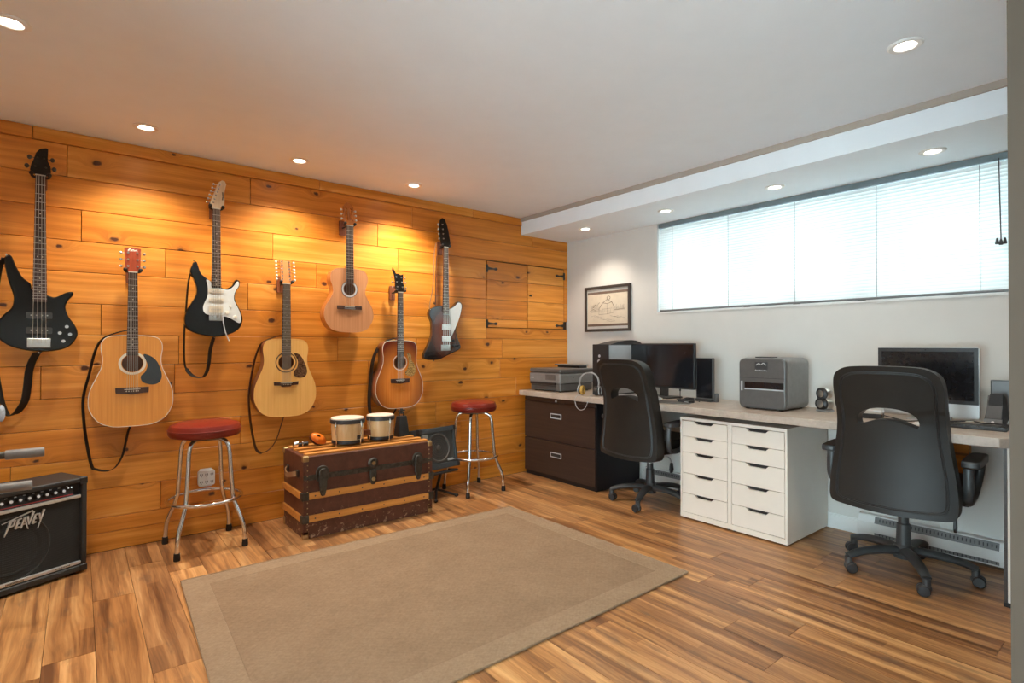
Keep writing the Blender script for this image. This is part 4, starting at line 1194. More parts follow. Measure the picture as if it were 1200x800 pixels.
    newv = set(e for e in ret['geom'] if isinstance(e, bmesh.types.BMVert))
    for v in bmv.verts:
        v.co.x = bx(v.co.y, v.co.z, 1 if v in newv else 0)
    bk = m.obj('backrest', LEATHER, t, smooth=55, bevel=0.020, seg=4)
    # stitched seam on the rear shell
    def inset(L, f, c=(0, 0.72)):
        return [(c[0]+(a-c[0])*f, c[1]+(b-c[1])*(1-(1-f)*0.62)) for a, b in L]
    for f in (0.875, 0.845):
        L = inset(out, f)
        MB().tube([(bx(a, b, 0)-0.0012, a, b) for a, b in L], 0.0028, 6, closed=True).obj('seam', BLACKP, bk)
    # lumbar bracket and arms
    MB().box(-0.28, -0.10, -0.05, 0.05, 0.378, 0.412).obj('back_bracket', BLACKP, t, smooth=0, bevel=0.008)
    for s in (-1, 1):
        yy = s*0.292
        fr = MB().tube(cr([(-0.16, yy, 0.618), (-0.165, yy, 0.56), (-0.16, yy, 0.50), (-0.13, yy*0.97, 0.455), (-0.06, yy*0.95, 0.44), (0.02, yy*0.97, 0.462), (0.06, yy, 0.52), (0.075, yy*1.03, 0.585), (0.075, yy*1.04, 0.628)], 4, False), 0.017, 10, flat=1.25).obj('arm_frame', DARKP, t)
        MB().box(-0.11, 0.0, min(yy*0.76, yy*0.98), max(yy*0.76, yy*0.98), 0.425, 0.45).obj('arm_mount', BLACKP, fr, smooth=0, bevel=0.005)
        pd = [(-0.19, -0.024), (-0.16, -0.036), (0.0, -0.036), (0.09, -0.032), (0.12, -0.016), (0.12, 0.016), (0.09, 0.032), (0.0, 0.036), (-0.16, 0.036), (-0.19, 0.024)]
        m = MB().prism([tuple(p) for p in cr(pd, 3)], lambda a, b: (a, yy*1.03+b, 0.624-0.02*max(0, (a-0.05)*8)**2*0.6), lambda a, b: (a, yy*1.03+b, 0.662-0.02*max(0, (a-0.05)*8)**2*0.6-0.012*max(0, -a-0.05)*4))
        m.obj('arm_pad', DARKP, t, smooth=50, bevel=0.012, seg=3)
    return t
CH_ROT = math.radians(66)
make_chair('black leather office chair at the right, before the silver all-in-one computer', (-0.475, -3.010, 0), math.radians(3))
CH_ROT = math.radians(58)
make_chair('black leather office chair at the left, between file cabinet and white drawers', (-0.475, -1.378, 0), math.radians(-2))

# ------------------------------------------------------------------ stools
def make_stool(label, loc, rz, r=0.195):
    t = thing('bar_stool', label, 'stool', loc, rz, 'red vinyl bar stools')
    MB().lathe([(0.0, 0.660), (r-0.012, 0.660), (r-0.002, 0.672), (r, 0.690), (r-0.002, 0.704), (r-0.004, 0.712), (r-0.012, 0.728), (r-0.05, 0.742), (0.0, 0.748)], 40).obj('seat', RED, t)
    MB().tube([(math.cos(a)*(r-0.001), math.sin(a)*(r-0.001), 0.700) for a in [2*PI*k/40 for k in range(40)]], 0.0035, 6, closed=True).obj('piping', RED, t)
    MB().lathe([(0.0, 0.640), (0.10, 0.640), (0.15, 0.655), (0.15, 0.661), (0.0, 0.661)], 28).obj('seat_plate', OLDSTEEL, t)
    P = cr([(0.03, 0, 0.642), (0.09, 0, 0.640), (0.132, 0, 0.622), (0.150, 0, 0.575), (0.158, 0, 0.48), (0.170, 0, 0.34), (0.176, 0, 0.292), (0.196, 0, 0.235), (0.232, 0, 0.155), (0.244, 0, 0.105), (0.250, 0, 0.02)], 4, False)
    lm = MB().tube(P, 0.0125, 12).mesh('leg', CHROME, 60)
    fm = MB().lathe([(0.0, 0.0), (0.0165, 0.0), (0.0175, 0.012), (0.0155, 0.042), (0.0, 0.042)], 14, (0.250, 0, 0)).mesh('foot_cap', RUBBER)
    for k in range(4):
        a = PI/4+k*PI/2
        l = inst(lm, 'leg', t, (0, 0, 0), (0, 0, a))
        inst(fm, 'foot_cap', l)
    MB().tube([(math.cos(a)*0.198, math.sin(a)*0.198, 0.285) for a in [2*PI*k/48 for k in range(48)]], 0.0105, 10, closed=True).obj('foot_ring', CHROME, t, smooth=60)
make_stool('chrome bar stool with red vinyl seat, left of the brown trunk', (-3.298, -0.245, 0), math.radians(3))
make_stool('chrome bar stool with dark red vinyl seat, by the desk end', (-1.325, -0.235, 0), math.radians(0), 0.19)

# ------------------------------------------------------------------ trunk
TX0, TX1, TY0, TY1, TZ = -2.812, -1.905, -0.545, -0.125, 0.510
tk = thing('steamer_trunk', 'worn brown wooden-slatted steamer trunk against the pine wall', 'trunk', (TX0, TY0, 0))
LX, LY = TX1-TX0, TY1-TY0
ZL = 0.365
MB().box(0.004, LX-0.004, 0.004, LY-0.004, 0.0, ZL).obj('body', TRUNK, tk, smooth=0, bevel=0.004)
MB().box(0.0, LX, 0.0, LY, ZL+0.003, TZ).obj('lid', TRUNK, tk, smooth=0, bevel=0.006)
MB().box(0.002, LX-0.002, 0.002, LY-0.002, ZL-0.004, ZL+0.010).obj('closing_band', OLDSTEEL, tk, smooth=0)
MB().box(-0.002, LX+0.002, -0.0025, 0.004, ZL+0.004, ZL+0.030).obj('lid_band', OLDSTEEL, tk, smooth=0)
for zc in (0.125, 0.265):
    s = MB().box(0.028, LX-0.028, -0.011, 0.004, zc-0.021, zc+0.021).obj('front_slat', SLATW, tk, smooth=0, bevel=0.003)
    m = MB()
    for k in range(6):
        m.ell((0.07+(LX-0.14)*k/5, -0.011, zc), (0.005, 0.003, 0.005), 8, 6)
    q = m.obj('nails', OLDSTEEL, s); q['kind'] = 'stuff'
    for sx in (0, 1):
        x0, x1 = (-0.010, 0.004) if sx == 0 else (LX-0.004, LX+0.010)
        MB().box(x0, x1, 0.03, LY-0.02, zc-0.021, zc+0.021).obj('side_slat', SLATW, tk, smooth=0, bevel=0.003)
    for cx in (0.0, LX):
        MB().box(cx-0.013 if cx == 0 else cx-0.032, cx+0.032 if cx == 0 else cx+0.013, -0.014, 0.030, zc-0.024, zc+0.024).obj('corner_clamp', OLDSTEEL, tk, smooth=0, bevel=0.004)
for yc in (0.045, 0.145, 0.255, 0.365):
    MB().box(0.02, LX-0.02, yc-0.022, yc+0.022, TZ-0.002, TZ+0.014).obj('lid_slat', SLATW, tk, smooth=0, bevel=0.003)
for cx in (0.0, LX):
    for cy in (0.0, LY):
        a0, a1 = (cx-0.004, cx+0.035) if cx == 0 else (cx-0.035, cx+0.004)
        b0, b1 = (cy-0.004, cy+0.035) if cy == 0 else (cy-0.035, cy+0.004)
        MB().box(a0, a1, b0, b1, TZ-0.035, TZ+0.004).obj('corner_cap', BRASS, tk, smooth=0, bevel=0.009, seg=3)
        MB().box(a0+0.002, a1-0.002, b0+0.002, b1-0.002, 0.0, 0.05).obj('foot_corner', BRASS, tk, smooth=0, bevel=0.004)
    # riveted edge straps at the front corners
    a0, a1 = (cx-0.002, cx+0.030) if cx == 0 else (cx-0.030, cx+0.002)
    e = MB().box(a0, a1, -0.002, 0.03, 0.03, TZ-0.03).obj('edge_binding', TRUNK, tk, smooth=0)
    m = MB()
    for k in range(13):
        m.ell((cx+(0.024 if cx == 0 else -0.024), -0.003, 0.06+0.033*k), (0.004, 0.003, 0.004), 8, 6)
    q = m.obj('rivets', BRASS, e); q['kind'] = 'stuff'
def latch(x):
    K = 1.3
    l = MB().plate([tuple(p*K) for p in cr([(-0.028, -0.02), (-0.030, 0.02), (-0.02, 0.042), (0, 0.048), (0.02, 0.042), (0.030, 0.02), (0.028, -0.02), (0.0, -0.026)], 4)], -0.012, 0.0).obj('latch', OLDSTEEL, tk, smooth=40, bevel=0.003, loc=(x, -0.001, ZL+0.018))
    MB().plate([tuple(p*K) for p in cr([(-0.014, 0.03), (0.014, 0.03), (0.020, -0.02), (0.012, -0.085), (0, -0.096), (-0.012, -0.085), (-0.020, -0.02)], 4)], -0.026, -0.010).obj('latch_lever', OLDSTEEL, l, smooth=40, bevel=0.004)
    MB().plate(rrect(-0.020, 0.020, -0.075, -0.030, 0.006, 3), -0.006, 0.0).obj('strike_plate', OLDSTEEL, l, smooth=40)
latch(0.115); latch(LX-0.120)
lk = MB().lathe([(0.034, 0), (0.036, -0.006), (0.028, -0.014), (0.016, -0.016), (0.014, -0.010), (0.0, -0.010)], 24, (LX*0.5, -0.002, ZL+0.052), 'y').obj('lock_plate', OLDSTEEL, tk)
MB().lathe([(0.012, 0), (0.012, -0.006), (0.0, -0.007)], 16, (LX*0.5, -0.013, ZL+0.052), 'y').obj('lock_barrel', BRASS, lk)
hs = MB().plate([tuple(p) for p in cr([(-0.020, 0.0), (0.020, 0.0), (0.022, -0.05), (0.016, -0.085), (0, -0.092), (-0.016, -0.085), (-0.022, -0.05)], 4)], -0.013, 0.0).obj('hasp', OLDSTEEL, tk, smooth=40, bevel=0.004, loc=(LX*0.5, -0.002, ZL+0.002))
MB().lathe([(0.013, 0), (0.012, -0.006), (0.0, -0.008)], 16, (0, -0.012, -0.055), 'y').obj('hasp_stud', BRASS, hs)
MB().ribbon(cr([(-0.004, 0.10, 0.395), (-0.024, 0.14, 0.385), (-0.036, 0.21, 0.372), (-0.030, 0.27, 0.385), (-0.004, 0.31, 0.395)], 4, False), 0.030, 0.007, (0, 0, 1)).obj('leather_handle', TAN, tk, smooth=60)
for yy in (0.10, 0.31):
    MB().box(-0.012, 0.002, yy-0.020, yy+0.020, 0.375, 0.415).obj('handle_bracket', OLDSTEEL, tk, smooth=0, bevel=0.003)

# ------------------------------------------------------------------ things on the trunk
TT = TZ+0.014
bo = thing('bongo_drums', 'pair of pale wooden bongo drums on top of the trunk', 'drums', (-2.33, -0.335, TT))
def bongo(cx, r, h, nm):
    sh = MB().lathe([(r*0.90, 0.022), (r*0.93, 0.05), (r*0.97, h*0.6), (r*0.96, h*0.86), (0.0, h*0.86)], 32, (cx, 0, 0), caps=False).obj('drum_shell', DRUMW, bo)
    MB().lathe([(r*0.97, h*0.80), (r*1.03, h*0.80), (r*1.04, h*0.86), (r*1.03, h*0.94), (r*0.96, h*0.95)], 32, (cx, 0, 0), caps=False).obj('rim_hoop', DARKP, sh)
    MB().lathe([(r*0.985, h*0.93), (r*0.97, h*0.985), (r*0.90, h), (0.0, h)], 32, (cx, 0, 0), caps=False).obj('drum_head', SKIN, sh)
    MB().lathe([(r*0.88, 0.014), (r*0.945, 0.014), (r*0.95, 0.026), (r*0.93, 0.036), (r*0.88, 0.036)], 32, (cx, 0, 0), caps=False).obj('base_ring', BLACKP, sh)
    for k in range(4):
        a = math.radians(-62+90*k) if nm else math.radians(-75+90*k)
        u = Vector((math.cos(a), math.sin(a), 0)); c0 = Vector((cx, 0, 0))
        m = MB().tube([c0+u*r*1.03+Vector((0, 0, h*0.88)), c0+u*r*1.06+Vector((0, 0, h*0.72)), c0+u*r*0.99+Vector((0, 0, 0.05)), c0+u*r*0.98+Vector((0, 0, 0.0))], 0.004, 8)
        m.tube([c0+u*r*1.045+Vector((0, 0, h*0.84)), c0+u*r*1.07+Vector((0, 0, h*0.68))], 0.008, 8)
        m.obj('tension_rod', CHROME, sh)
    return sh
s1 = bongo(-0.118, 0.112, 0.185, 1)
s2 = bongo(0.125, 0.096, 0.185, 0)
MB().box(-0.02, 0.045, -0.03, 0.03, 0.05, 0.085).obj('centre_block', MAHOG, bo, smooth=0, bevel=0.004)
bd = MB().box(-0.014, 0.014, -0.003, 0.0, -0.014, 0.014).obj('badge', DARKP, s1, smooth=0)
bd.location = (-0.118+0.036, -0.104, 0.055); bd.rotation_euler = (0, 0, math.radians(18))
# cowbell
cb = thing('cowbell', 'black tapered cowbell standing upright on the right of the trunk', 'cowbell', (-2.005, -0.27, TT), math.radians(12))
MB().prism([(-0.052, -0.034), (0.052, -0.034), (0.052, 0.034), (-0.052, 0.034)], lambda a, b: (a, b, 0.0), lambda a, b: (a*0.66, b*0.62, 0.150)).obj('bell_shell', BLACKP, cb, smooth=0, bevel=0.006)
MB().tube([(-0.02, 0, 0.150), (-0.02, 0, 0.172), (0.02, 0, 0.172), (0.02, 0, 0.150)], 0.006, 8).obj('clamp_bracket', OLDSTEEL, cb)
sc_ = MB().cyl((0.0, 0, 0.165), (0.0, 0, 0.205), 0.010, n=12)
sc_.cyl((-0.03, 0, 0.19), (0.03, 0, 0.19), 0.005, n=8)
sc_.obj('clamp_screw', OLDSTEEL, cb)
# orange castanet-like clapper with handle
ca = thing('clapper', 'orange oval wooden clapper leaning beside the bongo drums', 'percussion', (-2.625, -0.27, TT))
mx = Matrix.Rotation(math.radians(32), 3, 'Y') @ Matrix.Rotation(math.radians(35), 3, 'X')
MB().ell((0, 0, 0.046), (0.060, 0.040, 0.030), 20, 12, mx).obj('shell', ORANGE, ca)
MB().ell((-0.006, 0.018, 0.034), (0.057, 0.038, 0.026), 20, 12, mx).obj('back_shell', STRAPBR, ca)
MB().ell((-0.008, -0.026, 0.068), (0.014, 0.005, 0.008), 10, 6, mx).obj('emblem', PGDARK, ca)
sh = thing('jingle_stick', 'chrome-ended black jingle handle lying left of the orange clapper', 'percussion', (-2.775, -0.255, TT), math.radians(4))
MB().cyl((0.02, 0, 0.016), (0.085, 0.0, 0.018), 0.011, 0.014, n=12).obj('handle', BLACKP, sh)
MB().lathe([(0.0, -0.016), (0.016, -0.012), (0.021, 0.0), (0.020, 0.014), (0.012, 0.022), (0.0, 0.024)], 18, (0.0, 0, 0.022), 'x').obj('chrome_cap', CHROME, sh)
MB().lathe([(0.006, 0), (0.020, 0.002), (0.020, 0.006), (0.006, 0.008)], 18, (0.040, 0, 0.021), 'x').obj('jingle', CHROME, sh)

# ------------------------------------------------------------------ small stage amp on tilt stand
am = thing('small_amplifier', 'small blue-grey stage amplifier tilted on a stand right of the trunk', 'amplifier', (-1.655, -0.255, 0.225), math.radians(8))
W2, HH, DD = 0.172, 0.325, 0.135
tl = Matrix.Rotation(math.radians(-11), 4, 'X')
def tb_(x0, x1, y0, y1, z0, z1): return MB().box(x0, x1, y0, y1, z0, z1, tl)
tb_(-W2, W2, 0.0, DD, 0.0, HH).obj('cabinet', TOLEXG, am, smooth=0, bevel=0.006)
for args, nm in (((-W2, W2, -0.022, 0.0, HH-0.038, HH), 'frame_top'), ((-W2, W2, -0.022, 0.0, 0.0, 0.042), 'frame_bottom'), ((-W2, -W2+0.020, -0.022, 0.0, 0.042, HH-0.038), 'frame_side'), ((W2-0.020, W2, -0.022, 0.0, 0.042, HH-0.038), 'frame_side')):
    tb_(*args).obj(nm, TOLEXG, am, smooth=0, bevel=0.004)
tb_(-W2+0.02, W2-0.02, -0.004, 0.0, 0.042, HH-0.038).obj('grille', GRILLEG, am, smooth=0)
m = MB().lathe([(0.112, 0.0), (0.116, -0.007), (0.105, -0.010), (0.098, -0.004)], 36, (0.0, -0.003, 0.165), 'y', caps=False)
for r in (0.085, 0.068, 0.051, 0.034):
    m.lathe([(r, 0.0), (r+0.003, -0.006), (r-0.003, -0.006)], 30, (0, -0.003, 0.165), 'y', caps=False)
m.lathe([(0.0, -0.012), (0.020, -0.009), (0.024, 0.0)], 20, (0, -0.003, 0.165), 'y', caps=False)
bmesh.ops.transform(m.bm, matrix=tl, verts=m.bm.verts[:])
m.obj('speaker_ring', MIDP, am)
tb_(-W2+0.028, -W2+0.075, -0.007, -0.003, HH-0.075, HH-0.045).obj('badge', LGREY, am, smooth=0)
tb_(W2-0.095, W2-0.035, -0.007, -0.003, 0.052, 0.070).obj('name_plate', LGREY, am, smooth=0)
for sx in (-1, 1):
    for z in (0.018, HH-0.018):
        m = MB().box(sx*W2-0.014, sx*W2+0.014, -0.026, 0.02, z-0.020, z+0.020, tl); m.obj('corner_guard', BLACKP, am, smooth=0, bevel=0.006)
m = MB()
for z in (0.09, 0.24): m.cyl(tl @ Vector((W2, 0.06, z)), tl @ Vector((W2+0.018, 0.06, z)), 0.012, n=12)
m.obj('side_knob', BLACKP, am)
st = thing('amplifier_stand', 'black folding tilt stand carrying the small stage amplifier', 'stand', (-1.655, -0.255, 0), math.radians(8))
m = MB()
MB().tube([(-0.13, 0.06, 0.190), (-0.13, -0.05, 0.206), (0.13, -0.05, 0.206), (0.13, 0.06, 0.190)], 0.009, 8).obj('cradle', BLACKP, st)
MB().cyl((0, 0.0, 0.19), (0, 0.06, 0.03), 0.012, n=10)
MB().cyl((-0.13, 0.0, 0.198), (0.13, 0.0, 0.198), 0.008, n=8).obj('cross_bar', BLACKP, st)
MB().cyl((0, 0.0, 0.19), (0, 0.06, 0.03), 0.012, n=10).obj('post', BLACKP, st)
for p1 in ((0.10, -0.075, 0.012), (-0.12, -0.09, 0.012), (0.13, 0.20, 0.012), (-0.12, 0.20, 0.012)):
    l = MB().cyl((0, 0.055, 0.055), p1, 0.010, n=10).obj('leg', BLACKP, st)
    MB().ell(p1, (0.018, 0.014, 0.012), 10, 8).obj('leg_tip', RUBBER, l)
MB().cyl((0.02, 0.03, 0.16), (0.085, 0.16, 0.02), 0.006, n=8).obj('brace', BLACKP, st)

# ------------------------------------------------------------------ big amplifier at the left
a0 = Vector((-3.857, -0.289)); ang = math.atan2(0.161, 0.324)
AW, AH, AD = 0.60, 0.503, 0.245
ap = thing('guitar_amplifier', 'black combo guitar amplifier with silver trim on the floor at far left', 'amplifier', (a0.x, a0.y, 0), ang)
# local: x runs left from the front right corner (negative), y into the depth
m = MB()
bt = 0.026
m.box(-AW, 0, 0, AD, AH-0.026, AH); m.box(-AW, 0, 0, AD, 0.012, 0.045)
m.box(-bt, 0, 0, AD, 0.045, AH-0.026); m.box(-AW, -AW+bt, 0, AD, 0.045, AH-0.026)
m.box(-AW+bt, -bt, AD-0.02, AD, 0.045, AH-0.026)
m.obj('cabinet', TOLEX, ap, smooth=0, bevel=0.008, seg=3)
MB().box(-AW+bt, -bt, 0.020, 0.030, 0.045, 0.412).obj('grille_cloth', GRILLE, ap, smooth=0)
MB().box(-AW+bt, -bt, 0.006, 0.020, 0.398, 0.414).obj('silver_trim', LOGO, ap, smooth=0, bevel=0.003)
MB().box(-AW+bt, -bt, 0.006, 0.020, 0.050, 0.066).obj('silver_trim', LOGO, ap, smooth=0, bevel=0.002)
m = MB()
for k in range(16): m.box(-0.34+0.0045*k, -0.3375+0.0045*k, 0.0052, 0.0062, 0.054, 0.062)
for k in range(12): m.box(-0.14+0.0055*k, -0.137+0.0055*k, 0.0052, 0.0062, 0.055, 0.0615)
q = m.obj('trim_lettering', BLACKP, ap, smooth=0); q['kind'] = 'stuff'
cpn = MB().prism([(0.014, 0.416), (0.036, 0.477), (0.05, 0.477), (0.05, 0.416)], lambda a, b: (-AW+bt, a, b), lambda a, b: (-bt-0.03, a, b)).obj('control_panel', BLACKP, ap, smooth=0)
MB().box(-bt-0.03, -bt, 0.03, 0.05, 0.416, 0.477).obj('panel_end', RUBBER, ap, smooth=0)
MB().box(-0.52, -0.06, 0.0155, 0.018, 0.420, 0.4235).obj('panel_stripe', REDP, cpn, smooth=0)
for k in range(12):
    kx = -0.105-0.036*k
    p = Vector((kx, 0.024, 0.443))
    kn = MB().cyl(p, p+Vector((0, -0.020, 0.007)), 0.011, 0.009, n=14).obj('panel_knob', BLACKP, cpn)
    MB().cyl(p+Vector((0, -0.0195, 0.0068)), p+Vector((0, -0.021, 0.0073)), 0.007, n=12).obj('knob_cap', LGREY, kn)
m = MB()
for k in range(14):
    m.box(-0.085-0.036*k+0.0, -0.085-0.036*k+0.010, 0.0275, 0.0295, 0.462, 0.467)
    m.box(-0.095-0.036*k, -0.085-0.036*k+0.012, 0.0215, 0.0235, 0.4275, 0.4305)
q = m.obj('panel_lettering', LGREY, cpn, smooth=0); q['kind'] = 'stuff'
for k in range(2):
    MB().cyl((-0.080+0.014*k, 0.026, 0.455), (-0.080+0.014*k, 0.016, 0.458), 0.004, n=8).obj('toggle_switch', CHROME, cpn)
# speaker ring telegraphing through the cloth
MB().lathe([(0.150, 0.0), (0.156, -0.004), (0.162, 0.0)], 48, (-0.315, 0.021, 0.215), 'y', caps=False).obj('speaker_ring', TOLEX, ap)
MB().lathe([(0.120, 0.0), (0.060, 0.012), (0.0, 0.013)], 40, (-0.315, 0.0175, 0.215), 'y', caps=False).obj('speaker_cone', GRILLE, ap)
for sx in (0, 1):
    for sz in (0, 1):
        xx = -0.017 if sx == 0 else -AW+0.017
        zz = 0.028 if sz == 0 else AH-0.017
        MB().box(xx-0.019, xx+0.019, -0.003, 0.03, zz-0.019, zz+0.019).obj('corner_guard', BLACKP, ap, smooth=0, bevel=0.007, seg=3)
MB().tube(cr([(-0.40, AD*0.5, AH), (-0.38, AD*0.5, AH+0.012), (-0.30, AD*0.5, AH+0.016), (-0.22, AD*0.5, AH+0.012), (-0.20, AD*0.5, AH)], 4, False), 0.009, 8, flat=1.8).obj('carry_handle', RUBBER, ap)
m = MB()
for xx in (-0.05, -AW+0.05):
    for yy in (0.04, AD-0.04): m.cyl((xx, yy, 0), (xx, yy, 0.013), 0.016, n=12)
m.obj('feet', RUBBER, ap)
# jagged maker's lettering
def lz(x, y): return (-0.352+x*0.00152, 0.305+y*0.00160)
m = MB()
def stroke(p, q, w0, w1):
    a, b = Vector(lz(*p)), Vector(lz(*q)); d = (b-a).normalized(); n = Vector((-d.y, d.x))
    P = [a+n*w0/2, b+n*w1/2, b-n*w1/2, a-n*w0/2]
    m.prism([tuple(v) for v in P], lambda u, v: (u, 0.013, v), lambda u, v: (u, 0.020, v))
for s_ in (((0, 27), (80, 49), 0.0015, 0.0060), ((24, 33), (6, -12), 0.013, 0.003), ((24, 30), (34, 32), 0.008, 0.007), ((34, 33), (29, 17), 0.008, 0.006), ((30, 17), (16, 13), 0.007, 0.005),
           ((42, 32), (34, 5), 0.009, 0.009), ((41, 30), (51, 33), 0.007, 0.006), ((38, 18), (47, 20.5), 0.007, 0.006), ((34, 6), (45, 9), 0.008, 0.006),
           ((58, 33), (48, 3), 0.006, 0.008), ((57, 33), (67, -4), 0.009, 0.003), ((51, 13), (62, 14), 0.005, 0.005),
           ((66, 35), (69, 9), 0.010, 0.005), ((69, 9), (82, 46), 0.005, 0.010),
           ((86, 34), (79, 8), 0.009, 0.008), ((85, 33), (94, 36), 0.007, 0.005), ((82, 21), (90, 23), 0.007, 0.005), ((79, 9), (89, 12), 0.008, 0.005),
           ((97, 36), (99, 18), 0.009, 0.006), ((110, 46), (93, -10), 0.010, 0.002)):
    stroke(*s_)
m.obj('name_badge', LOGO, ap, smooth=0)

# ------------------------------------------------------------------ keyboard stand arms reaching in at the left
ks = thing('keyboard_stand', 'two-tier keyboard stand with grey-capped tube arms at the left edge', 'stand', (-4.62, -0.93, 0))
for z, xe in ((0.752, 0.610), (0.618, 0.572)):
    MB().cyl((0.0, 0.0, z), (xe-0.10, 0.0, z), 0.0155, n=16).obj('arm_tube', OLDSTEEL, ks)
    MB().lathe([(0.0, 0), (0.0185, 0.0), (0.0195, 0.004), (0.0195, 0.118), (0.0175, 0.122), (0.0, 0.122)], 18, (xe-0.12, 0, z), 'x').obj('end_cap', GREYP, ks)
MB().box(-0.03, 0.03, -0.03, 0.03, 0.03, 0.80).obj('upright', OLDSTEEL, ks, smooth=0, bevel=0.004)
MB().cyl((0, -0.35, 0.02), (0, 0.35, 0.02), 0.02, n=14).obj('foot_bar', OLDSTEEL, ks)

# ------------------------------------------------------------------ outlet adapter
ou_ = thing('outlet_adapter', 'white six-socket outlet adapter on the pine wall behind the stool', 'outlet', (-3.256, -0.002, 0.352))
MB().plate(rrect(-0.036, 0.036, -0.058, 0.058, 0.006, 3), -0.006, 0.0).obj('wall_plate', WHITE, ou_, smooth=40)
MB().plate(rrect(-0.048, 0.048, -0.046, 0.050, 0.012, 4), -0.036, -0.006).obj('adapter_body', WHITE, ou_, smooth=40, bevel=0.004)
m = MB()
for ix in (-0.030, 0.0, 0.030):
    for iz in (-0.020, 0.026):
        m.box(ix-0.0075, ix-0.0045, -0.0372, -0.034, iz-0.006, iz+0.006); m.box(ix+0.0045, ix+0.0075, -0.0372, -0.034, iz-0.006, iz+0.006)
        m.cyl((ix, -0.0372, iz-0.012), (ix, -0.034, iz-0.012), 0.003, n=8)
q = m.obj('socket_holes', BLACKP, ou_, smooth=0); q['kind'] = 'stuff'

# ------------------------------------------------------------------ framed drawing
pf = thing('framed_drawing', 'framed sepia sketch of a farm building on the cream wall', 'picture', (0, -0.540, 1.550))
w, h = 0.282, 0.216
MB().prism([(-w, -h), (w, -h), (w, h), (-w, h)], lambda a, b: (-0.002, a, b), lambda a, b: (-0.024, a, b), [[(-w+0.026, -h+0.026), (w-0.026, -h+0.026), (w-0.026, h-0.026), (-w+0.026, h-0.026)]]).obj('frame', FRAMEM, pf, smooth=0, bevel=0.003)
MB().box(-0.010, -0.003, -w+0.02, w-0.02, -h+0.02, h-0.02).obj('mat_board', MATB, pf, smooth=0)
MB().box(-0.012, -0.010, -w+0.034, w-0.034, -h+0.050, h-0.052).obj('brown_band', BROWNB, pf, smooth=0)
pp = MB().box(-0.014, -0.012, -w+0.036, w-0.036, -h+0.072, h-0.076).obj('paper', PAPER, pf, smooth=0)
m = MB()
def ln(pts, r=0.0012):
    # sketch coordinates: u to the right in the picture (-y), v up
    m.tube([(-0.0142, -u, v) for u, v in pts], r, 4)
ln([(-0.10, 0.0), (-0.05, 0.055), (0.0, 0.085), (0.06, 0.06), (0.09, 0.01)], 0.0022)
ln([(-0.05, 0.055), (0.01, 0.045), (0.06, 0.06)], 0.002)
ln([(-0.10, 0.0), (-0.10, -0.055)]); ln([(0.085, 0.01), (0.085, -0.04)], 0.002); ln([(0.005, 0.045), (0.005, -0.05)])
ln([(-0.10, -0.055), (0.0, -0.052), (0.085, -0.04)])
for k in range(7): ln([(-0.09+0.022*k, -0.01), (-0.09+0.022*k, -0.035)], 0.0009)
ln([(-0.06, -0.005), (0.06, 0.0)], 0.0010)
for k in range(14):
    a = random.uniform(0, 2*PI); ln([(0.02+0.022*math.cos(a), 0.10+0.018*math.sin(a)), (0.02+0.022*math.cos(a+1.3), 0.10+0.018*math.sin(a+1.3))], 0.0014)
for k in range(12):
    u = 0.10+0.010*k; ln([(u, -0.02), (u+random.uniform(-0.006, 0.006), random.uniform(0.0, 0.035))], 0.0011)
ln([(0.09, -0.018), (0.22, -0.008)], 0.0014); ln([(-0.22, -0.02), (-0.17, 0.0), (-0.12, -0.03)], 0.0012)
for k in range(7): ln([(-0.20, 0.03-0.01*k), (-0.13+0.01*k, 0.045-0.012*k)], 0.0010)
ln([(-0.14, 0.045), (-0.17, 0.015), (-0.19, 0.01)], 0.002); ln([(-0.09, 0.06), (-0.13, 0.03)], 0.0018)
for k in range(9):
    v = -0.07-0.009*(k % 6); u = -0.20+0.04*k
    ln([(u, v), (u+0.05, v+random.uniform(-0.01, 0.012)), (u+0.10, v-0.004)], 0.0009)
q = m.obj('sketch_lines', INK, pp, smooth=0); q['kind'] = 'stuff'

# ------------------------------------------------------------------ desk things, left
pr_ = thing('printer', 'grey all-in-one printer with raised paper cover at the left desk end', 'printer', (-0.350, -0.282, ZD), 0)
pr_.scale = (1.06, 1.08, 1.12)
# local: front toward -x, width along y
def pbox(x0, x1, y0, y1, z0, z1): return MB().box(x0, x1, y0, y1, z0, z1)
b0_ = pbox(-0.205, 0.19, -0.185, 0.185, 0.006, 0.070).obj('lower_body', MIDP, pr_, smooth=0, bevel=0.012, seg=3)
pbox(-0.215, 0.20, -0.195, 0.195, 0.068, 0.150).obj('upper_body', GREYP, pr_, smooth=0, bevel=0.016, seg=3)
pbox(-0.212, 0.195, -0.193, 0.193, 0.152, 0.186).obj('scanner_lid', MIDP, pr_, smooth=0, bevel=0.012, seg=3)
pbox(-0.219, -0.20, -0.135, 0.175, 0.056, 0.074).obj('output_slot', BLACKP, pr_, smooth=0)
pbox(-0.2085, -0.20, -0.14, 0.16, 0.012, 0.050).obj('paper_tray', DARKP, pr_, smooth=0, bevel=0.003)
pbox(-0.2175, -0.21, -0.14, -0.02, 0.095, 0.140).obj('display', MIDP, pr_, smooth=0)
pbox(-0.2175, -0.21, 0.13, 0.165, 0.105, 0.113).obj('maker_mark', LGREY, pr_, smooth=0)
m = MB().box(0.06, 0.20, -0.13, 0.16, 0.205, 0.214, Matrix.Translation((0, 0, 0.0)))
m.obj('paper_cover', GREYP, pr_, smooth=0, bevel=0.003)
pbox(0.09, 0.19, -0.12, 0.15, 0.184, 0.206).obj('feeder', BLACKP, pr_, smooth=0, bevel=0.004)
MB().cyl((-0.06, -0.1955, 0.115), (-0.06, -0.1935, 0.115), 0.006, n=10).obj('side_port', BLACKP, pr_)
m = MB()
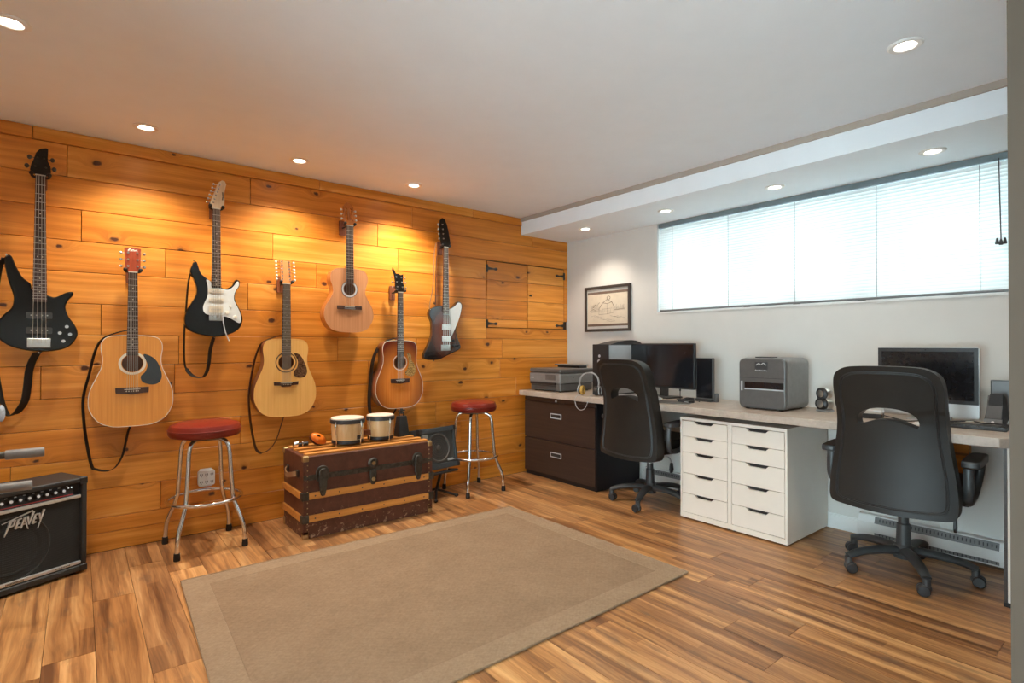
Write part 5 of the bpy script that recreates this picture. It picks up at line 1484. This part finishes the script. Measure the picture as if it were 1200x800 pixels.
for a in (-0.17, 0.15):
    for b in (-0.15, 0.15): m.cyl((a, b, 0), (a, b, 0.008), 0.012, n=10)
m.obj('feet', RUBBER, pr_)

# computer tower
ct = thing('computer_tower', 'black computer tower with silver side frame behind the headphones', 'computer', (-0.50, -0.905, ZD))
pbox(0.0, 0.44, -0.085, 0.085, 0.008, 0.425).obj('case', DARKP, ct, smooth=0, bevel=0.004)
pbox(-0.012, 0.0, -0.088, 0.088, 0.004, 0.428).obj('front_panel', BLACKP, ct, smooth=0, bevel=0.004)
for args, nm in (((0.0, 0.05, -0.090, -0.085, 0.02, 0.420), 'side_frame'), ((0.40, 0.44, -0.090, -0.085, 0.02, 0.420), 'side_frame')):
    pbox(*args).obj(nm, LGREY, ct, smooth=0)
pbox(0.05, 0.40, -0.088, -0.085, 0.02, 0.420).obj('side_panel', LGREY, ct, smooth=0)
m = MB()
m.lathe([(0.0, -0.002), (0.010, -0.002), (0.012, 0.0)], 16, (-0.012, 0.01, 0.33), 'x'); m.lathe([(0.0, -0.002), (0.014, -0.002), (0.016, 0.0)], 16, (-0.012, 0.015, 0.285), 'x')
m.obj('front_ports', LGREY, ct)
tp = MB().prism([tuple(p) for p in cr([(0.02, 0.422), (0.10, 0.440), (0.24, 0.462), (0.36, 0.462), (0.44, 0.440)], 4, False)]+[(0.44, 0.424), (0.02, 0.420)], lambda a, b: (a, -0.070, b), lambda a, b: (a, 0.080, b)).obj('top_cover', BLACKP, ct, smooth=40)
m = MB()
for a in (0.03, 0.40):
    for b in (-0.06, 0.06): m.cyl((a, b, 0), (a, b, 0.009), 0.014, n=10)
m.obj('feet', RUBBER, ct)

# headphones
hp = thing('headphones', 'silver headphones with dark cups standing at the desk front', 'headphones', (-0.585, -0.850, ZD), math.radians(20))
P = cr([(0, 0.082, 0.075), (0, 0.086, 0.115), (0, 0.070, 0.160), (0, 0.035, 0.188), (0, 0.0, 0.195), (0, -0.035, 0.188), (0, -0.070, 0.160), (0, -0.086, 0.115), (0, -0.082, 0.075)], 4, False)
MB().ribbon(P, 0.022, 0.006, (1, 0, 0)).obj('headband', LGREY, hp, smooth=60)
for s in (-1, 1):
    e = MB().lathe([(0.0, s*0.090), (0.030, s*0.088), (0.038, s*0.078), (0.038, s*0.068)], 24, (0, 0, 0.045), 'y', caps=False).obj('ear_cup', DARKP, hp)
    MB().lathe([(0.038, s*0.070), (0.040, s*0.060), (0.036, s*0.050), (0.020, s*0.050), (0.018, s*0.066), (0.0, s*0.066)], 24, (0, 0, 0.045), 'y', caps=False).obj('ear_pad', GOLDY if s > 0 else BLACKP, e)
    MB().tube(cr([(-0.018, s*0.094, 0.012), (-0.030, s*0.094, 0.045), (-0.012, s*0.093, 0.078), (0.012, s*0.093, 0.078), (0.030, s*0.094, 0.045), (0.018, s*0.094, 0.012)], 4, False), 0.004, 6).obj('yoke_arm', LGREY, e)
MB().tube(cr([(0.0, 0.075, 0.010), (-0.035, 0.078, 0.004), (-0.065, 0.085, 0.0), (-0.088, 0.090, -0.03), (-0.092, 0.075, -0.085), (-0.094, 0.040, -0.110), (-0.094, -0.0, -0.095), (-0.090, -0.025, -0.04), (-0.065, -0.03, 0.003), (-0.02, -0.03, 0.003)], 5, False), 0.0025, 6).obj('cable', LGREY, hp)

# monitor
def monitor(label, loc, w, z0, z1, rz, mats, chin=0.0):
    t = thing('computer_monitor', label, 'monitor', loc, rz)
    MB().prism(rrect(-w/2, w/2, z0, z1, 0.006, 3), lambda a, b: (0.0, a, b), lambda a, b: (0.028, a, b)).obj('bezel', mats[0], t, smooth=40, bevel=0.002)
    MB().box(-0.0015, 0.001, -w/2+0.010, w/2-0.010, z0+0.014+chin, z1-0.010).obj('screen', SCREEN, t, smooth=0)
    MB().prism(rrect(-w*0.28, w*0.28, z0+0.05, z1-0.07, 0.02, 3), lambda a, b: (0.027, a, b), lambda a, b: (0.060, a*0.9, b)).obj('back_housing', mats[0], t, smooth=40)
    return t
mo = monitor('large dark monitor behind the left office chair', (-0.255, -1.320, ZD), 0.602, 0.080, 0.435, math.radians(0), (BLACKP,))
MB().box(0.030, 0.055, -0.035, 0.035, 0.012, 0.20).obj('stand_neck', DARKP, mo, smooth=0, bevel=0.004)
MB().prism([(-0.06, -0.10), (0.12, -0.12), (0.12, 0.12), (-0.06, 0.10)], lambda a, b: (a, b, 0.0), lambda a, b: (a, b, 0.012)).obj('stand_foot', DARKP, mo, smooth=0, bevel=0.004)

# flat speaker by the monitor
fs = thing('flat_speaker', 'tall thin dark flat-panel speaker right of the large monitor', 'speaker', (-0.235, -1.700, ZD), math.radians(-6))
MB().box(-0.010, 0.012, -0.075, 0.075, 0.020, 0.325).obj('panel', MIDP, fs, smooth=0, bevel=0.004)
MB().box(-0.012, -0.009, -0.068, 0.068, 0.028, 0.318).obj('panel_face', SCREEN, fs, smooth=0)
MB().box(-0.03, 0.05, -0.07, 0.07, 0.0, 0.022).obj('speaker_foot', DARKP, fs, smooth=0, bevel=0.005)
MB().box(-0.005, 0.03, -0.098, -0.074, 0.0, 0.065).obj('volume_pod', MIDP, fs, smooth=0, bevel=0.006)
# small things before it
hb = thing('card_reader', 'black card reader with tangled lead before the flat speaker', 'card reader', (-0.415, -1.655, ZD), math.radians(-8))
MB().box(-0.028, 0.028, -0.055, 0.055, 0.0, 0.016).obj('body', BLACKP, hb, smooth=0, bevel=0.004)
MB().tube(cr([(0.02, 0.05, 0.012), (0.05, 0.08, 0.012), (0.075, 0.03, 0.02), (0.05, -0.03, 0.028), (0.03, 0.02, 0.030), (0.06, 0.06, 0.018), (0.09, -0.02, 0.012), (0.06, -0.07, 0.010)], 5, False), 0.005, 6).obj('cable', BLACKP, hb)
MB().box(-0.029, -0.027, -0.045, -0.01, 0.004, 0.010).obj('card_slot', LGREY, hb, smooth=0)
ms = thing('computer_mouse', 'pale rounded computer mouse right of the left office chair', 'mouse', (-0.50, -1.455, ZD), math.radians(10))
MB().ell((0, 0, 0.012), (0.054, 0.032, 0.024), 20, 12).obj('shell', LGREY, ms)
MB().box(-0.052, -0.022, -0.0015, 0.0015, 0.022, 0.034).obj('wheel', DARKP, ms, smooth=0)
for v in ms.children[0].data.vertices: v.co.z = max(v.co.z, 0.0005)
mp = MB().prism(rrect(-0.10, 0.10, -0.12, 0.12, 0.02, 4), lambda a, b: (a, b, 0.0), lambda a, b: (a, b, 0.003)).obj('mouse_pad', MIDP, smooth=0, loc=(-0.475, -1.60, ZD))
mp.rotation_euler = (0, 0, math.radians(25))
tag(mp, 'thin grey mouse pad on the desk before the large monitor', 'mouse pad')
kb1 = thing('keyboard', 'white keyboard lying under the large left monitor', 'keyboard', (-0.44, -1.22, ZD), 0)
MB().box(-0.07, 0.07, -0.20, 0.20, 0.0, 0.014).obj('case', WHITE, kb1, smooth=0, bevel=0.004)
m = MB()
for r in range(5):
    for k in range(14): m.box(-0.058+0.024*r, -0.038+0.024*r, -0.19+0.0272*k, -0.166+0.0272*k, 0.013, 0.019)
q = m.obj('keys', LGREY, kb1, smooth=0); q['kind'] = 'stuff'
an = thing('desk_microphone', 'tiny black desk microphone on a thin stem below the monitor', 'microphone', (-0.275, -1.51, ZD))
MB().lathe([(0.0, 0.0), (0.028, 0.0), (0.026, 0.006), (0.0, 0.008)], 18).obj('base', BLACKP, an)
MB().cyl((0, 0, 0.006), (0, 0, 0.07), 0.003, n=8).obj('stem', BLACKP, an)
MB().ell((0, 0, 0.074), (0.007, 0.007, 0.011), 10, 8).obj('capsule', BLACKP, an)

# ------------------------------------------------------------------ paper shredder
sr = thing('paper_shredder', 'grey box-shaped automatic paper shredder in the middle of the desk', 'shredder', (-0.425, -2.225, ZD))
SW, SD, SH = 0.158, 0.335, 0.338
body = MB().prism(rrect(-SW, SW, 0.004, SH, 0.040, 6), lambda a, b: (0.012, a, b), lambda a, b: (SD, a, b)).obj('housing', GREYP, sr, smooth=40, bevel=0.026, seg=4)
fr = MB().prism(rrect(-SW+0.004, SW-0.004, 0.006, SH-0.004, 0.036, 6), lambda a, b: (-0.006, a, b), lambda a, b: (0.030, a, b)).obj('front_panel', MIDP, sr, smooth=40, bevel=0.010, seg=3)
MB().box(-0.0085, -0.004, -SW+0.008, SW-0.008, 0.205, 0.2075).obj('panel_joint', BLACKP, fr, smooth=0)
MB().box(-0.0085, -0.004, -SW+0.016, SW-0.045, 0.135, 0.178).obj('viewing_window', SCREEN, fr, smooth=0)
MB().box(-0.0095, -0.004, -SW+0.016, SW-0.045, 0.128, 0.136).obj('window_lip', LGREY, fr, smooth=0)
MB().box(-0.0095, -0.004, SW-0.030, SW-0.018, 0.118, 0.182).obj('side_handle', LGREY, fr, smooth=0, bevel=0.002)
MB().box(0.03, 0.09, -0.06, 0.06, SH-0.003, SH+0.006).obj('feed_slot', BLACKP, sr, smooth=0, bevel=0.002)
lgp = MB().box(-0.0085, -0.004, -0.042, 0.042, 0.262, 0.310).obj('badge_plate', DARKP, fr, smooth=0)
m = MB()
for (a, b, c, d) in ((-0.034, 0.290, -0.016, 0.301), (-0.016, 0.301, -0.006, 0.295), (0.0, 0.294, 0.014, 0.304), (0.014, 0.304, 0.032, 0.290)):
    m.tube([(-0.009, -a, b), (-0.009, -c, d)], 0.0028, 6)
x = -0.040
for k in range(8):
    m.tube(cr([(-0.009, -x, 0.252), (-0.009, -(x+0.003), 0.2605 if k in (0, 3, 6) else 0.257), (-0.009, -(x+0.006), 0.252), (-0.009, -(x+0.010), 0.253)], 3, False), 0.0014, 5)
    x += 0.0098
m.obj('maker_script', LGREY, fr)
for sy in (-1,):
    MB().prism(rrect(0.06, 0.295, 0.05, 0.285, 0.03, 5), lambda a, b: (a, -SW-0.001, b), lambda a, b: (a, -SW+0.004, b)).obj('side_recess', GREYP, sr, smooth=40)
m = MB()
for a in (0.03, SD-0.04):
    for b in (-0.11, 0.11): m.cyl((a, b, 0), (a, b, 0.006), 0.014, n=10)
m.obj('feet', RUBBER, sr)

# ------------------------------------------------------------------ right workstation
sp1 = thing('round_speaker', 'chrome and black speaker of two stacked round drivers, left of the chair', 'speaker', (-0.19, -2.515, ZD), math.radians(-28))
sp1.scale = (1.15, 1.15, 1.0)
for z, r in ((0.048, 0.046), (0.112, 0.042)):
    o = MB().ell((0, 0, z), (r*0.9, r, r), 20, 14).obj('pod', STEEL, sp1)
    MB().lathe([(r*0.90, -r*0.25), (r*0.92, -r*0.60), (r*0.70, -r*0.80), (r*0.35, -r*0.66), (r*0.2, -r*0.80), (0.0, -r*0.84)], 24, (0, 0.0, z), 'x', caps=False).obj('driver', BLACKP, o)
MB().lathe([(0.0, 0.0), (0.045, 0.0), (0.044, 0.008), (0.030, 0.02)], 24, caps=False).obj('base', GREYP, sp1)
ai = thing('all_in_one_computer', 'silver all-in-one computer with black screen behind the right chair', 'computer', (-0.235, -3.050, ZD))
w = 0.456
MB().prism(rrect(-w/2, w/2, 0.032, 0.405, 0.008, 3), lambda a, b: (0.0, a, b), lambda a, b: (0.030, a, b)).obj('shell', SILVER, ai, smooth=40)
MB().box(-0.002, 0.001, -w/2+0.001, w/2-0.001, 0.104, 0.404).obj('black_bezel', BLACKP, ai, smooth=0)
MB().box(-0.003, -0.001, -w/2+0.020, w/2-0.020, 0.124, 0.384).obj('screen', SCREEN, ai, smooth=0)
MB().prism([(0.010, 0.20), (0.022, 0.20), (0.105, 0.004), (0.09, 0.0), (-0.03, 0.0), (-0.03, 0.006), (0.075, 0.010)], lambda a, b: (a+0.02, -0.09, b), lambda a, b: (a+0.02, 0.09, b)).obj('foot', SILVER, ai, smooth=0)
MB().cyl((-0.0025, 0, 0.394), (-0.0005, 0, 0.394), 0.003, n=8).obj('camera_dot', SCREEN, ai)
# tall dark panel
tp_ = thing('flat_speaker', 'tall dark flat panel standing at the right desk end', 'speaker', (-0.090, -3.385, ZD), math.radians(4))
MB().box(-0.012, 0.012, -0.085, 0.085, 0.012, 0.235).obj('panel', DARKP, tp_, smooth=0, bevel=0.004)
MB().box(-0.014, -0.011, -0.078, 0.078, 0.020, 0.228).obj('panel_face', MIDP, tp_, smooth=0)
MB().box(-0.035, 0.045, -0.07, 0.07, 0.0, 0.014).obj('panel_foot', BLACKP, tp_, smooth=0, bevel=0.004)
ts = thing('desktop_speaker', 'small slanted grey desktop speaker before the tall dark panel', 'speaker', (-0.262, -3.335, ZD), math.radians(-8))
MB().prism([(0.0, 0.0), (0.085, 0.0), (0.075, 0.15), (0.038, 0.172)], lambda a, b: (a, -0.042+0.05*(b/0.172)*0.2, b), lambda a, b: (a, 0.042-0.02*(b/0.172), b)).obj('cabinet', BLACKP, ts, smooth=0, bevel=0.005)
MB().prism([(-0.002, 0.045), (0.002, 0.045), (0.038, 0.160), (0.034, 0.160)], lambda a, b: (a+0.006, -0.032, b), lambda a, b: (a+0.006, 0.030, b)).obj('grille', MIDP, ts, smooth=0)
MB().prism([(-0.004, 0.0045), (0.004, 0.0045), (0.013, 0.042), (0.005, 0.042)], lambda a, b: (a, -0.036, b), lambda a, b: (a, 0.036, b)).obj('lower_panel', GREYP, ts, smooth=0)
MB().prism([(-0.006, 0.016), (-0.003, 0.016), (0.002, 0.032), (-0.001, 0.032)], lambda a, b: (a+0.002, -0.004-(0.032-b)*0.4, b), lambda a, b: (a+0.002, 0.004+(0.032-b)*0.4, b)).obj('logo', WHITE, ts, smooth=0)
MB().tube(cr([(0.03, -0.05, 0.02), (0.02, -0.075, 0.07), (0.04, -0.10, 0.10), (0.09, -0.115, 0.11)], 5, False), 0.004, 6).obj('cable', LGREY, ts)
kb2 = thing('keyboard', 'black keyboard with tangled leads at the right desk end', 'keyboard', (-0.365, -3.275, ZD), math.radians(4))
MB().box(-0.055, 0.055, -0.135, 0.135, 0.0, 0.013).obj('case', BLACKP, kb2, smooth=0, bevel=0.004)
m = MB()
for r in range(5):
    for k in range(10): m.box(-0.047+0.019*r, -0.031+0.019*r, -0.126+0.0255*k, -0.104+0.0255*k, 0.012, 0.018)
q = m.obj('keys', DARKP, kb2, smooth=0); q['kind'] = 'stuff'
MB().tube(cr([(0.05, 0.12, 0.015), (0.02, 0.06, 0.026), (0.045, 0.01, 0.03), (0.015, -0.04, 0.026), (0.05, -0.08, 0.026), (0.03, -0.12, 0.022), (0.07, -0.12, 0.012)], 5, False), 0.004, 6).obj('cable', BLACKP, kb2)
MB().tube(cr([(0.055, 0.05, 0.02), (0.03, 0.02, 0.028), (0.055, -0.03, 0.026), (0.035, -0.06, 0.024)], 5, False), 0.003, 6).obj('light_cable', IVORY, kb2)
rc = thing('usb_stick', 'small red memory stick on the desk beside the silver computer', 'memory stick', (-0.30, -3.105, ZD), math.radians(30))
MB().box(-0.03, 0.012, -0.011, 0.011, 0.0, 0.022).obj('body', REDP, rc, smooth=0, bevel=0.004)
MB().box(0.012, 0.026, -0.006, 0.006, 0.006, 0.014).obj('plug', STEEL, rc, smooth=0)
nt_ = thing('note_pad', 'white note pad on the desk near the right chair arm', 'paper', (-0.43, -3.095, ZD), math.radians(6))
for k in range(2): MB().box(-0.06, 0.06, -0.05, 0.05, 0.004*k, 0.004*k+0.0035).obj('sheet_block', WHITE, nt_, smooth=0)
pn = MB().cyl((-0.05, -0.02, 0.011), (0.05, 0.03, 0.011), 0.004, n=8).obj('pen', PGDARK, loc=(-0.43, -3.095, ZD))
tag(pn, 'dark pen lying on the white note pad', 'pen')
dv = thing('desk_telephone', 'silver and black phone dock seen through the right chair back', 'phone', (-0.32, -2.800, ZD), math.radians(10))
MB().box(-0.05, 0.05, -0.07, 0.07, 0.0, 0.03).obj('base', BLACKP, dv, smooth=0, bevel=0.006)
MB().box(-0.045, 0.02, -0.075, 0.075, 0.03, 0.058, Matrix.Rotation(math.radians(-8), 4, 'Y')).obj('handset', SILVER, dv, smooth=0, bevel=0.010, seg=3)
MB().tube(cr([(0.03, -0.07, 0.015), (0.0, -0.14, 0.004), (-0.06, -0.19, 0.004), (0.03, -0.25, 0.004)], 5, False), 0.003, 6).obj('cable', BLACKP, dv)
